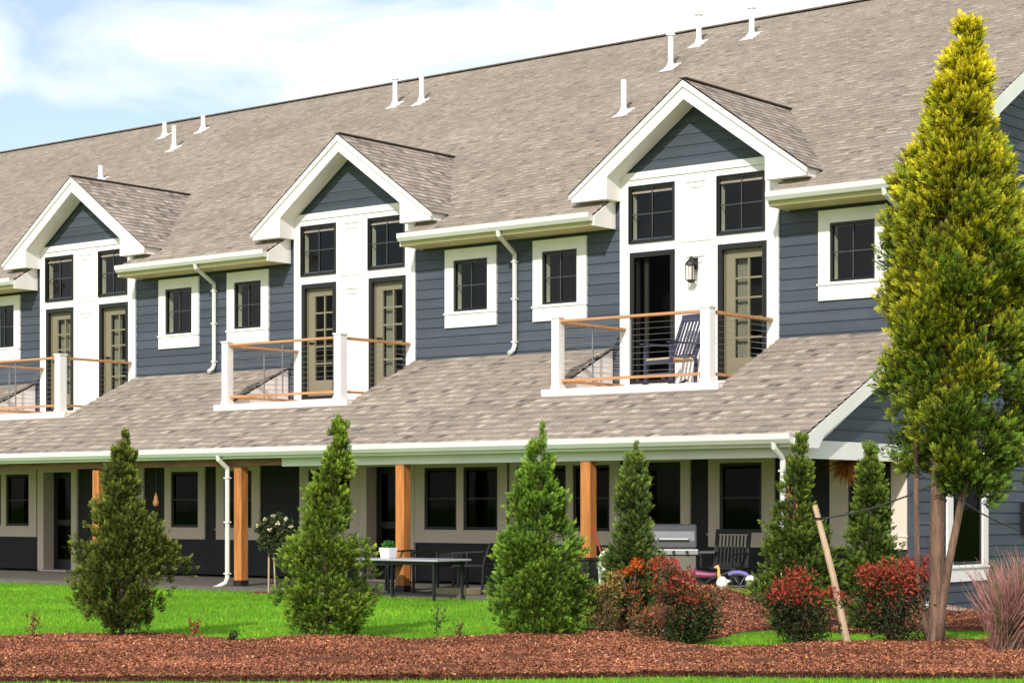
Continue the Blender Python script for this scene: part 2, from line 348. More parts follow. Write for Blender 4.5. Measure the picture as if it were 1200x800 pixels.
def soup(name, V, Fc, Cc, m, parent=None, smooth=False):
    """V (n,k,3) polygons with colour (n,3) as ONE mesh"""
    n, k, _ = V.shape
    me = bpy.data.meshes.new(name)
    o = np.array(root_loc(parent)) if parent else np.zeros(3)
    me.vertices.add(n * k); me.vertices.foreach_set('co', (V - o).reshape(-1).astype('f'))
    me.loops.add(n * k); me.loops.foreach_set('vertex_index', np.arange(n * k, dtype='i'))
    me.polygons.add(n); me.polygons.foreach_set('loop_start', np.arange(0, n * k, k, dtype='i'))
    me.update(calc_edges=True)
    at = me.attributes.new('tint', 'FLOAT_COLOR', 'POINT')
    cc = np.ones((n * k, 4), 'f'); cc[:, :3] = np.repeat(Cc, k, axis=0); at.data.foreach_set('color', cc.reshape(-1))
    me.materials.append(M[m]); me.validate()
    ob = bpy.data.objects.new(name, me); COL.objects.link(ob)
    if parent: ob.parent = parent
    return ob
def unit(a): return a / np.maximum(1e-9, np.linalg.norm(a, axis=-1, keepdims=True))

# wood chips on the mulch
def chips(cells, res, dens, near_only=None):
    P = []
    for (x, y) in cells:
        d = -sn * x + cs * y
        if d > 34 or abs((cs * x + sn * y) / d) > .30: continue
        k = rng.poisson(dens * res * res)
        for _ in range(k): P.append((x + rng.random() * res, y + rng.random() * res))
    P = np.array(P); z = np.array([H(x, y) for x, y in P]) + .06
    n = len(P); C = np.column_stack([P, z])
    a = rng.normal(size=(n, 3)); a[:, 2] *= .35; a = unit(a); b = np.cross(a, unit(rng.normal(size=(n, 3)) * [.5, .5, 0] + [0, 0, 1])); b = unit(b)
    Ls = rng.uniform(.006, .03, (n, 1)) * rng.uniform(.6, 1, (n, 1)); Ws = rng.uniform(.003, .008, (n, 1))
    V = np.stack([C - a * Ls - b * Ws, C + a * Ls - b * Ws * .6, C + a * Ls * .9 + b * Ws, C - a * Ls + b * Ws * .8], 1)
    pal = np.array([(.30, .12, .065), (.20, .078, .042), (.42, .20, .115), (.12, .048, .03), (.52, .30, .18), (.27, .11, .06)])
    col = pal[rng.choice(6, n, p=[.3, .24, .12, .18, .03, .13])] * rng.uniform(.6, 1.15, (n, 1))
    lf = np.array([noise.noise((x * .9, y * .9, 2)) for x, y in P])[:, None]; col = col * [1.32, 1.22, 1.2] * (1 + .45 * lf)
    lt = rng.random(n) < .012; col[lt] = np.array([.55, .34, .07]) * rng.uniform(.6, 1.2, (lt.sum(), 1))
    return V, col
V1, c1 = chips(*cellsA, 3600); V2, c2 = chips(*cellsB, 1300)
ch = soup('wood_chips', np.concatenate([V1, V2]), None, np.concatenate([c1, c2]), 'chip'); ch['kind'] = 'stuff'; ch['label'] = 'reddish brown bark chips covering the mulch beds'

# grass blades: lawn seen in the frame
def grass(n_try, box, hgt, region):
    x = rng.uniform(box[0], box[1], n_try); y = rng.uniform(box[2], box[3], n_try)
    d = -sn * x + cs * y; k = (cs * x + sn * y) / d
    keep = (np.abs(k) < .27) & (d > 13)
    x, y = x[keep], y[keep]
    keep = np.array([region(a, b) for a, b in zip(x, y)]); x, y = x[keep], y[keep]
    n = len(x); z = np.array([H(a, b) for a, b in zip(x, y)])
    B = np.column_stack([x, y, z - .005]); t = rng.uniform(0, 2 * math.pi, n); s = np.column_stack([np.cos(t), np.sin(t), np.zeros(n)])
    hh = rng.uniform(.6, 1.25, (n, 1)) * hgt; lean = np.column_stack([rng.normal(0, .35, n), rng.normal(0, .35, n), np.ones(n)])
    tip = B + unit(lean) * hh; w = rng.uniform(.004, .008, (n, 1)) * (hgt / .05)
    V = np.stack([B - s * w, B + s * w, tip], 1)
    base = np.array([.140, .355, .022]); col = base * rng.uniform(.6, 1.4, (n, 1)) + np.array([.10, .06, .0]) * rng.random((n, 1)) ** 3
    lf = np.array([noise.noise((a * .55, b * .55, 4)) + .5 * noise.noise((a * 2.1, b * 2.1, 8)) for a, b in zip(x, y)])[:, None]
    col = col * (1 + .38 * lf) + np.array([.05, .015, 0]) * np.clip(lf, 0, 1); dry = rng.random(n) < .03; col[dry] = np.array([.30, .26, .09]) * rng.uniform(.6, 1.1, (dry.sum(), 1))
    return V, col
def inpoly(P):
    P = [(p.x, p.y) for p in P]
    def f(x, y):
        c = False; j = len(P) - 1
        for i in range(len(P)):
            if (P[i][1] > y) != (P[j][1] > y) and x < (P[j][0] - P[i][0]) * (y - P[i][1]) / (P[j][1] - P[i][1]) + P[i][0]: c = not c
            j = i
        return c
    return f
inA = inpoly([gp(*p) for p in far] + [gp(*p) for p in near]); inB = inpoly(bedB)
ok = lambda x, y: not inA(x, y) and not inB(x, y) and y < 22.5
def nearok(x, y): return ok(x, y)
GV, GC = grass(240000, (-32, -6, 8.5, 23), .045, nearok)
gr = soup('grass_blades', GV, None, GC, 'blade'); gr['kind'] = 'stuff'; gr['label'] = 'short bright green lawn grass blades'

# ------------------------------------------------------------------ the house
XL, XR = -62.0, -13.65
YW = 26.0
CEN = [-38.96, -31.74, -24.52, -17.30]
house = thing('townhouse_row', 'long blue grey sided building with brown shingle roof, three white dormers and covered porch', 'building', (-28, 30, 0))

# openings: (x0,x1,z0,z1) inner clear opening in the front wall
win_up = []; doors_up = []; win_dorm = []
for c in CEN:
    for a, b in ((2.31, 3.05), (4.20, 4.91)):
        if c + b < XR - .3: win_up.append((c + a, c + b, 4.63, 5.49))
    for a, b in ((-1.27, -.44), (.37, 1.19)): win_dorm.append((c + a, c + b, 5.49, 6.355))
    for a, b in ((-1.27, -.42), (.37, 1.24)): doors_up.append((c + a, c + b, 3.28, 5.33))
# ground floor windows: (trim x0, trim x1, [panes])
gwin = [(-40.6, -39.4, [(-40.4, -39.6)]), (-38.9, -37.7, [(-38.7, -37.9)]),
        (-35.35, -33.32, [(-35.15, -34.47), (-34.31, -33.56)]), (-31.35, -30.05, [(-31.15, -30.27)]), (-29.45, -28.33, [(-29.27, -28.51)]),
        (-28.02, -26.86, [(-27.81, -27.07)]), (-25.84, -24.4, [(-25.62, -24.6)]), (-23.08, -21.05, [(-22.86, -22.14), (-21.99, -21.25)]),
        (-21.0, -18.76, [(-20.83, -19.83), (-19.69, -18.96)]), (-17.1, -15.93, [(-16.9, -16.15)]), (-14.99, -13.74, [(-14.69, -13.99)])]
gdoor = [(-33.07, -32.2), (-24.19, -23.25), (-18.5, -17.6)]
holes = [(a, b, .97, 2.02) for _, _, ps in gwin for a, b in ps] + win_up + win_dorm + doors_up + [(a, b, .1, 2.05) for a, b in gdoor]

def siding_front(mb, x0, x1, z0, z1, y, exp=.165, cuts=(), prof=None):
    z = z0
    while z < z1 - .01:
        zt = min(z + exp, z1); zc = (z + zt) / 2
        a, b = (x0, x1) if prof is None else prof(zc)
        a2, b2 = (x0, x1) if prof is None else prof(zt)
        segs = [(a, b)]
        for (h0, h1, hz0, hz1) in cuts:
            if hz0 < zc < hz1:
                ns = []
                for s0, s1 in segs:
                    if h1 <= s0 or h0 >= s1: ns.append((s0, s1)); continue
                    if h0 > s0: ns.append((s0, h0))
                    if h1 < s1: ns.append((h1, s1))
                segs = ns
        for s0, s1 in segs:
            if s1 - s0 < .01: continue
            t0 = a2 if prof and s0 == a else s0; t1 = b2 if prof and s1 == b else s1
            mb.face([(s0, y - .016, z), (s1, y - .016, z), (t1, y - .003, zt), (t0, y - .003, zt)])
            mb.face([(s0, y - .002, z), (s1, y - .002, z), (s1, y - .016, z), (s0, y - .016, z)])
        z = zt
def siding_side(mb, y0f, y1f, z0, z1, x, exp=.165, cuts=()):
    z = z0
    while z < z1 - .01:
        zt = min(z + exp, z1); zc = (z + zt) / 2
        a, b, a2, b2 = y0f(z), y1f(z), y0f(zt), y1f(zt)
        segs = [(a, b, a2, b2)]
        for (h0, h1, hz0, hz1) in cuts:
            if hz0 < zc < hz1:
                ns = []
                for s0, s1, t0, t1 in segs:
                    if h1 <= s0 or h0 >= s1: ns.append((s0, s1, t0, t1)); continue
                    if h0 > s0: ns.append((s0, h0, t0, h0))
                    if h1 < s1: ns.append((h1, s1, h1, t1))
                segs = ns
        for s0, s1, t0, t1 in segs:
            mb.face([(x + .016, s0, z), (x + .016, s1, z), (x + .003, t1, zt), (x + .003, t0, zt)])
            mb.face([(x + .002, s1, z), (x + .016, s1, z), (x + .016, s0, z), (x + .002, s0, z)])
        z = zt

mb = MB(); siding_front(mb, XL, XR, .10, 2.575, YW, cuts=holes); mb.build('porch_wall', 'siding_shaded', house)
mb = MB(); siding_front(mb, XL, XR, 2.575, 5.76, YW, cuts=holes); 
for c in CEN: siding_front(mb, c - 1.75, c - 1.44, 5.76, 6.16, YW); siding_front(mb, c + 1.42, c + 1.8, 5.76, 6.16, YW)
mb.build('front_wall', 'siding', house)
SL = .59; EY, EZ = 25.42, 5.915
RY = 33.7; RZ = EZ + SL * (RY - EY)
def roofz(y): return EZ + SL * (y - EY)
endwin = [(27.12, 28.1, .5, 2.0), (27.2, 28.1, 4.3, 5.6), (31.5, 32.5, 4.3, 5.6)]
mb = MB()
siding_side(mb, lambda z: max(26.0, EY + (z + .28 - EZ) / SL), lambda z: min(2 * RY - 26.0, 2 * RY - (EY + (z + .28 - EZ) / SL)), -1.7, RZ - .3, XR, cuts=endwin)
mb.build('end_wall', 'siding', house)
mb = MB(); mb.box(XL, XR - .02, 41.3, 41.4, -1.7, 5.9); mb.box(XL, XL + .1, 26.02, 41.3, -1, 5.9); mb.build('rear_wall', 'siding', house)
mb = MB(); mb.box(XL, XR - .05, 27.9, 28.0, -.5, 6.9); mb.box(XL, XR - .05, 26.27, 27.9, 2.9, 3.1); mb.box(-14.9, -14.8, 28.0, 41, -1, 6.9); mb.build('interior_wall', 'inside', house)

# corner trim of the end wall
mb = MB(); mb.box(XR - .09, XR + .025, YW - .03, YW + .09, .05, 5.76); mb.build('corner_board', 'siding', house)

def window(x0, x1, z0, z1, y, trim=.17, apron=.22, mats=('white', 'jamb'), grid=(2, 2), frame=None, side=False, top=.17, name='window', muntin='muntin', sash=.04):
    """front-facing window; frame trims around (x0,x1,z0,z1). Returns the trim mesh with its sub-parts."""
    f = frame or (x0 - trim, x1 + trim, z0 - apron, z1 + top)
    def T(p): return p
    mb = MB(); yf = y - .045; yb = y - .004
    mb.box(f[0], x0, yf, yb, f[2], f[3]); mb.box(x1, f[1], yf, yb, f[2], f[3])
    mb.box(x0, x1, yf + .002, yb, z1, f[3]); mb.box(x0, x1, yf + .002, yb, f[2], z0)
    if apron > .1: mb.box(f[0] - .02, f[1] + .02, yf - .018, yf, z0 - .045, z0 - .02)
    w = mb.build(name, mats[0], house)
    s = MB(); k = sash
    ys0, ys1 = y - .025, y + .03
    s.box(x0, x0 + k, ys0, ys1, z0, z1); s.box(x1 - k, x1, ys0, ys1, z0, z1); s.box(x0 + k, x1 - k, ys0, ys1, z1 - k, z1); s.box(x0 + k, x1 - k, ys0, ys1, z0, z0 + k)
    s.build('sash', 'bronze', w)
    a, b, c, d = x0 + k, x1 - k, z0 + k, z1 - k
    if grid:
        q = MB(); gx, gz = grid
        for i in range(1, gx): xx = a + (b - a) * i / gx; q.box(xx - .009, xx + .009, y - .006, y + .008, c, d)
        for i in range(1, gz): zz = c + (d - c) * i / gz; q.box(a, b, y - .004, y + .006, zz - .009, zz + .009)
        q.build('muntins', muntin, w)
    MB().face([(a, y + .012, c), (b, y + .012, c), (b, y + .012, d), (a, y + .012, d)]).build('pane', 'glass', w)
    j = MB(); yj0, yj1 = y + .03, y + .125
    j.box(a - .03, a, yj0, yj1, c, d); j.box(b, b + .03, yj0, yj1, c, d); j.box(a - .03, b + .03, yj0, yj1, d, d + .03); j.box(a - .03, b + .03, yj0, yj1, c - .03, c)
    j.build('jamb', mats[1], w)
    return w
for x0, x1, z0, z1 in win_up: window(x0, x1, z0, z1, YW, trim=.19, apron=.265, top=.19)

# --- ground floor windows and doors
for f0, f1, panes in gwin:
    mb = MB(); yf, yb = YW - .045, YW - .004; z0, z1 = .97, 2.02
    xs_ = [f0] + [q for p in panes for q in p] + [f1]
    for i in range(0, len(xs_), 2): mb.box(xs_[i], xs_[i + 1], yf, yb, .75, 2.14)
    for a, b in panes: mb.box(a, b, yf + .002, yb, z1, 2.14); mb.box(a, b, yf + .002, yb, .75, z0)
    mb.box(f0 - .02, f1 + .02, yf - .016, yf, .925, .95)
    w = mb.build('porch_window', 'cream', house)
    for a, b in panes:
        s = MB(); k = .05
        s.box(a, a + k, YW - .02, YW + .03, z0, z1); s.box(b - k, b, YW - .02, YW + .03, z0, z1); s.box(a + k, b - k, YW - .02, YW + .03, z1 - k, z1); s.box(a + k, b - k, YW - .02, YW + .03, z0, z0 + k)
        s.box(a + k, b - k, YW - .012, YW + .02, 1.48, 1.51)
        s.build('sash', 'bronze', w)
        MB().face([(a + k, YW + .012, z0 + k), (b - k, YW + .012, z0 + k), (b - k, YW + .012, z1 - k), (a + k, YW + .012, z1 - k)]).build('pane', 'dimglass', w)
for i, (a, b) in enumerate(gdoor):
    mb = MB(); yf, yb = YW - .06, YW - .004
    mb.box(a - .19, a, yf, yb, .08, 2.14); mb.box(b, b + .17, yf, yb, .08, 2.14); mb.box(a, b, yf, yb, 2.05, 2.14)
    mb.box(a - .03, a, yb, YW + .25, .08, 2.05); mb.box(b, b + .03, yb, YW + .25, .08, 2.05); mb.box(a, b, yf - .12, YW + .25, .07, .1)
    w = mb.build('porch_door', 'cream', house)
    d = MB(); y0, y1 = YW + .2, YW + .24
    d.box(a, a + .12, y0, y1, .1, 2.05); d.box(b - .12, b, y0, y1, .1, 2.05); d.box(a + .12, b - .12, y0, y1, 1.93, 2.05); d.box(a + .12, b - .12, y0, y1, .1, .3); d.box(a + .12, b - .12, y0 + .004, y1, .98, 1.1)
    d.build('door_leaf', 'bronze', w)
    MB().face([(a + .12, YW + .22, .3), (b - .12, YW + .22, .3), (b - .12, YW + .22, 1.93), (a + .12, YW + .22, 1.93)]).build('pane', 'dimglass', w)
    MB().tube([(b - .09, YW + .17, 1.05), (b - .09, YW + .2, 1.05)], .022).box(b - .2, b - .08, YW + .16, YW + .175, 1.04, 1.065).build('door_handle', 'steel', w)

# --- dormers
SD = .715; DZ = 7.83; HW = 2.13; DY = 25.58
def shingle_rows(mb, n, along0, along1, point, exp=None):
    """point(s, t): s metre along eave, t course index float -> xyz ; along0/1(t)"""
    pass
for c in CEN:
    # white face panel with openings
    dm = MB(); yf, yb = YW - .03, YW - .002
    X0, X1 = c - 1.46, c + 1.44; zt = 6.58
    cols = [X0, c - 1.27, c - .43, c + .37, c + 1.21, X1]
    dm.box(X0, c - 1.27, yf - .012, yb, 2.9, zt); dm.box(c + 1.24, X1, yf - .012, yb, 2.9, zt); dm.box(c - .42, c + .37, yf, yb, 2.9, zt)
    for a, b, a2, b2 in ((c - 1.27, c - .42, c - 1.27, c - .44), (c + .37, c + 1.24, c + .37, c + 1.19)):
        dm.box(a, b, yf, yb, 2.9, 3.28); dm.box(a, b, yf, yb, 5.33, 5.49); dm.box(a, b, yf, yb, 6.355, zt)
        if b2 < b: dm.box(b2, b, yf, yb, 5.49, 6.355)
    # raised pilaster and frieze
    dm.box(c - .30, c + .25, yf - .014, yf, 5.42, 6.43); dm.box(c - .30, c + .25, yf - .014, yf, 3.2, 5.28)
    for zz in (6.33, 5.18):
        dm.box(c - .2, c + .15, yf - .032, yf - .014, zz, zz + .012); dm.box(c - .14, c + .09, yf - .03, yf - .014, zz - .09, zz - .08)
    dm.box(X0 - .01, X1 + .01, yf - .02, yf - .0121, 6.47, zt + .001); 
    dormer = dm.build('dormer', 'white', house)
    # gable siding
    s = MB(); siding_front(s, 0, 0, zt, DZ - .20, YW, prof=lambda z: (c - max(0, (DZ - .12 - z) / SD), c + max(0, (DZ - .12 - z) / SD))); s.build('gable_siding', 'siding', dormer)
    # rake boards and soffit slab
    r = MB()
    for sg in (-1, 1):
        ax, az = c, DZ - .03; tx, tz = c + sg * HW, DZ - .03 - SD * HW
        poly = [(ax, az), (tx, tz), (tx, tz - .13), (c + sg * (HW - .12), tz - .13 - .0), (ax, az - .27)] if False else [(ax, az), (tx, tz), (tx, tz - .10), (ax, az - .27 + .0)]
        poly = [(ax, az), (tx, tz), (tx, tz - .12), (c + sg * 1.44, tz - .12), (c + sg * 1.44, az - SD * 1.44 - .27), (ax, az - .27)]
        if sg > 0: poly = poly[::-1]
        r.prism_y(poly, DY, YW - .045)
        # crown strip standing proud along the top edge
        pc = [(ax, az + .012), (tx + sg * .03, tz - SD * .03 + .012), (tx + sg * .03, tz - .075), (ax, az - .085)]
        if sg > 0: pc = pc[::-1]
        r.prism_y(pc, DY - .03, DY)
        # side eave box
        pb = [(tx, tz - .003), (tx, tz - .12), (c + sg * 1.47, tz - .12), (c + sg * 1.47, tz + SD * (HW - 1.47) - .003)]
        if sg > 0: pb = pb[::-1]
        r.prism_y(pb, YW - .045, 26.35)
    r.build('rake_boards', 'white', dormer)
    # shingled slopes
    sh = MB(); exp = .14; nrow = int(HW * math.hypot(1, SD) / exp) + 1
    dx = exp / math.hypot(1, SD)
    for sg in (-1, 1):
        for i in range(nrow):
            xa = min(HW + .05, HW + .05 - i * dx) ; xb = max(0, xa - dx * 1.02)
            if xa <= 0: break
            za, zb = DZ + .02 - SD * xa + .0, DZ + .02 - SD * xb - .012
            ya, yb_ = EY + (za - EZ) / SL + .02, EY + (zb - EZ) / SL + .05
            p = [(c + sg * xa, DY - .03, za), (c + sg * xa, max(ya, DY + .2), za), (c + sg * xb, yb_, zb), (c + sg * xb, DY - .03, zb)]
            uvs = [(DY + 3, i), (ya + 3, i), (yb_ + 3, i + .999), (DY + 3, i + .999)]
            if sg < 0: p = p[::-1]; uvs = uvs[::-1]
            sh.face(p, uvs)
            q = [(c + sg * xa, DY - .03, za), (c + sg * xa, DY - .03, za - .014), (c + sg * xa, max(ya, DY + .2), za - .014), (c + sg * xa, max(ya, DY + .2), za)]
            sh.face(q, [(0, i), (0, i), (3, i), (3, i)])
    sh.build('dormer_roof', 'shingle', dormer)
    yv = EY + (DZ - EZ) / SL
    MB().bar((c, DY - .035, DZ + .02), (c, yv + .05, DZ + .02), .13, .012).build('ridge_cap', 'flash', dormer)
    for k, (x0, x1, z0, z1) in enumerate(w_ for w_ in win_dorm if abs((w_[0] + w_[1]) / 2 - c) < 1.5):
        window(x0, x1, z0, z1, YW - .012, trim=.018, apron=.018, top=.018, sash=.03, mats=('bronze', 'jamb'), name='dormer_window')
    for k, (x0, x1, z0, z1) in enumerate(w_ for w_ in doors_up if abs((w_[0] + w_[1]) / 2 - c) < 1.5):
        screen_only = (abs(c + 17.3) < .1 and k == 0)
        f = MB(); y0, y1 = YW - .045, YW + .02; kk = .08
        f.box(x0, x0 + kk, y0, y1, z0, z1); f.box(x1 - kk, x1, y0, y1, z0, z1); f.box(x0 + kk, x1 - kk, y0, y1, z1 - kk, z1); f.box(x0 + kk, x1 - kk, y0, y1, z0, z0 + .05)
        dr = f.build('balcony_door', 'bronze', house)
        j = MB(); j.box(x0 + .03, x0 + kk, y1, YW + .13, z0, z1); j.box(x1 - kk, x1 - .03, y1, YW + .13, z0, z1)
        j.build('jamb', 'jamb', dr)
        a, b = x0 + kk, x1 - kk
        if not screen_only:
            d = MB(); ya, yb2 = YW + .05, YW + .09
            l0, l1 = a + .17, b - .06
            d.box(a + .02, l0, ya, yb2, z0 + .05, z1 - kk); d.box(l1, b, ya, yb2, z0 + .05, z1 - kk)
            d.box(l0, l1, ya, yb2, z0 + .05, z0 + .33); d.box(l0, l1, ya, yb2, z1 - kk - .14, z1 - kk)
            xm = (l0 + l1) / 2; d.box(xm - .014, xm + .014, ya + .008, yb2, z0 + .33, z1 - kk - .14)
            for q in range(1, 5):
                zz = z0 + .33 + (z1 - z0 - .33 - kk - .14) * q / 5; d.box(l0, l1, ya + .01, yb2, zz - .014, zz + .014)
            d.build('door_leaf', 'door', dr)
            MB().face([(l0, YW + .075, z0 + .33), (l1, YW + .075, z0 + .33), (l1, YW + .075, z1 - .2), (l0, YW + .075, z1 - .2)]).build('pane', 'glass', dr)
            if k == 1 or abs(c + 24.52) > .1:
                cw = MB(); cn = 10; cx0, cx1 = (l0 - .02, l0 + (l1 - l0) * (.45 if k else .6))
                for q in range(cn): u0, u1 = cx0 + (cx1 - cx0) * q / cn, cx0 + (cx1 - cx0) * (q + 1) / cn; cw.face([(u0, YW + .16 + .02 * (q % 2), z0 + .1), (u1, YW + .16 + .02 * ((q + 1) % 2), z0 + .1), (u1, YW + .16 + .02 * ((q + 1) % 2), z1 - .1), (u0, YW + .16 + .02 * (q % 2), z1 - .1)])
                cw.build('curtain', 'offwhite', dr)
            MB().bar((a + .07, YW + .02, z0 + 1.0), (a + .07, YW + .075, z0 + 1.0), .04, n=8).bar((a + .07, YW + .03, z0 + 1.0), (a + .17, YW + .03, z0 + 1.0), .02).build('door_handle', 'black', dr)
        else:
            d = MB(); d.box(a + .12, a + .19, YW + .08, YW + .11, z0 + .05, z1 - kk); d.build('door_leaf', 'jamb', dr)
        if True: MB().face([(a, YW - .01, z0 + .05), (b, YW - .01, z0 + .05), (b, YW - .01, z1 - kk), (a, YW - .01, z1 - kk)]).build('screen', 'screen' if screen_only else 'doorscreen', dr)

# --- main roof
def course_roof(mb, segs_fn, y0, z0, slope, y1, exp=.14, x_off=0):
    L_ = (y1 - y0) * math.hypot(1, slope); n = int(round(L_ / exp)); dy = (y1 - y0) / n
    for i in range(n):
        ya, yb = y0 + i * dy, y0 + (i + 1) * dy
        za, zb = z0 + slope * (ya - y0) + .027, z0 + slope * (yb - y0) + .001
        for x0, x1 in segs_fn((ya + yb) / 2):
            mb.face([(x0, ya, za), (x1, ya, za), (x1, yb, zb), (x0, yb, zb)], [(x0 + 50, i), (x1 + 50, i), (x1 + 50, i + .999), (x0 + 50, i + .999)])
            mb.face([(x0, ya, za - .028), (x1, ya, za - .028), (x1, ya, za), (x0, ya, za)], [(x0 + 50, i), (x1 + 50, i), (x1 + 50, i), (x0 + 50, i)])
def split(x0, x1, gaps):
    s = []; a = x0
    for g0, g1 in gaps:
        if g0 > a: s.append((a, min(g0, x1)))
        a = max(a, g1)
    if a < x1: s.append((a, x1))
    return s
RX1 = -13.32
gapd = [(c - 1.57, c + 1.62) for c in CEN]
mb = MB()
course_roof(mb, lambda y: split(XL, RX1, gapd) if y < 25.97 else [(XL, RX1)], EY - .03, EZ - .018, SL, RY)
mb.face([(XL, RY, RZ), (RX1, RY, RZ), (RX1, 2 * RY - EY, EZ), (XL, 2 * RY - EY, EZ)], [(0, 0), (30, 0), (30, 60), (0, 60)])
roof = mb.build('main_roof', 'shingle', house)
mb = MB(); mb.bar((XL, RY, RZ + .015), (RX1 + .02, RY, RZ + .015), .2, .025); mb.build('ridge_cap', 'flash', roof)
# eaves between dormers: fascia, soffit, boxed ends
for a, b in split(XL, RX1, gapd):
    e = MB(); zs = 5.74
    e.prism_x([(EY + .0, zs), (YW - .02, zs), (YW - .02, roofz(YW) - .03), (EY, roofz(EY) - .03)], a + .004, b - .004)
    so = e.build('eave_soffit', 'soffit', house)
    t = MB(); t.prism_x([(EY - .02, zs - .01), (YW - .03, zs - .01), (YW - .03, roofz(YW) - .02), (EY - .02, roofz(EY) - .035)], b - .003, b + .02)
    t.build('boxed_end', 'white', so); t = MB()
    t.prism_x([(EY - .02, zs - .01), (YW - .03, zs - .01), (YW - .03, roofz(YW) - .02), (EY - .02, roofz(EY) - .035)], a - .02, a + .003)
    t.build('boxed_end', 'white', so)
    gx1 = b - .02 if b < -14 else -13.5
    gprof = [(EY - .005, 5.925), (EY - .005, 5.805), (EY - .085, 5.805), (EY - .125, 5.86), (EY - .125, 5.935), (EY - .105, 5.935), (EY - .105, 5.90), (EY - .02, 5.90), (EY - .02, 5.925)]
    MB().prism_x(gprof, a, gx1).build('gutter', 'gutter', house)
    v = MB()
    for xv in np.arange(a + .9, b - .3, 1.45): v.lathe((xv, (EY + YW) / 2, zs - .012), [(.05, 0), (.05, .01)], 10)
    v.build('soffit_vent', 'jamb', so)
# main rake on the end gable
mb = MB()
th = .26
for sg, base in ((1, EY), (-1, 2 * RY - EY)):
    y0 = base; 
    mb.prism_x([(y0 - sg * .03, EZ - .03 - th), (RY, RZ - .02 - th), (RY, RZ - .012), (y0 - sg * .03, EZ - .03)], RX1 - .03, RX1)
    mb.prism_x([(y0, EZ - .03 - .1), (RY, RZ - .02 - .1), (RY, RZ - .022), (y0, EZ - .04)], XR + .02, RX1 - .03)
mb.build('gable_rake', 'white', house)

# --- porch roof
PY, PZ = 22.68, 2.285; PS = (3.86 - PZ) / (YW - .02 - PY); PX1 = -13.44
bgap = [(c - 1.60, c + 1.47) for c in CEN]
BY = 24.22
mb = MB(); course_roof(mb, lambda y: split(XL, PX1, bgap) if y > BY + .03 else [(XL, PX1)], PY - .03, PZ - .014, PS, YW - .02, exp=.185)
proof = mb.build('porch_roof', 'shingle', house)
def pz(y): return PZ + PS * (y - PY)
mb = MB()
for a, b in split(XL, PX1, bgap): mb.face([(a, BY, pz(BY) - .03), (b, BY, pz(BY) - .03), (b, YW, pz(YW) - .03), (a, YW, pz(YW) - .03)][::-1])
mb.face([(XL, PY, pz(PY) - .03), (PX1, PY, pz(PY) - .03), (PX1, BY, pz(BY) - .03), (XL, BY, pz(BY) - .03)][::-1])
mb.build('roof_deck', 'brown', proof)
MB().box(XL, XR + .0, PY + .02, YW - .05, 2.15, 2.17).build('porch_ceiling', 'brown', house)
MB().box(XL, PX1, PY - .005, PY + .02, 2.13, 2.265).build('fascia', 'white', house)
MB().prism_x([(PY - .01, 2.29), (PY - .01, 2.175), (PY - .08, 2.175), (PY - .125, 2.23), (PY - .125, 2.305), (PY - .105, 2.305), (PY - .105, 2.27), (PY - .025, 2.27), (PY - .025, 2.29)], XL, -13.62).build('gutter', 'gutter', house)
mb = MB(); mb.box(-23.15, XR + .02, 22.86, 23.04, 2.0, 2.15); mb.box(XR - .16, XR + .02, 23.04, YW - .06, 2.0, 2.15); mb.box(XR + .02, XR + .045, 22.84, YW - .06, 1.985, 2.225)
mb.build('porch_beam', 'white', house)
mb = MB(); mb.box(XL, -23.155, 22.87, 23.03, 2.02, 2.15); mb.build('bare_wood_beam', 'brown', house)
# porch gable end
mb = MB(); siding_side(mb, lambda z: max(22.9, PY + (z + .1 - PZ) / PS), lambda z: YW + .02, 2.225, 3.72, XR + .0); mb.build('porch_end_siding', 'siding', house)
mb = MB(); mb.prism_x([(PY - .03, PZ - .04), (PY - .03, PZ - .17), (PY + .32, PZ - .17), (PY + .45, pz(PY + .45) - .22), (YW - .02, pz(YW) - .24), (YW - .02, pz(YW) - .02), ], PX1 - .03, PX1)
mb.prism_x([(PY, PZ - .13), (PY + .32, PZ - .13), (YW, pz(YW) - .2), (YW, pz(YW) - .035), (PY, PZ - .05)], XR + .02, PX1 - .03)
mb.build('porch_rake', 'white', house)

# porch slab, posts
MB().box(XL, XR + .05, 22.5, 26.05, -.3, .07).build('porch_slab', 'concrete', house)
for x in (-41.0, -37.55, -34.3, -31.15, -27.73, -24.18, -20.64, -17.13, -13.86):
    if abs(x + 31.15) < .01 or abs(x + 34.3) < .01: continue
    p = MB().box(x - .085, x + .085, 22.87, 23.03, .16, 2.0).build('porch_post', 'cedar', house, bevel=.008)
    MB().box(x - .09, x + .09, 22.865, 23.035, .07, .16).build('post_base', 'black', p)

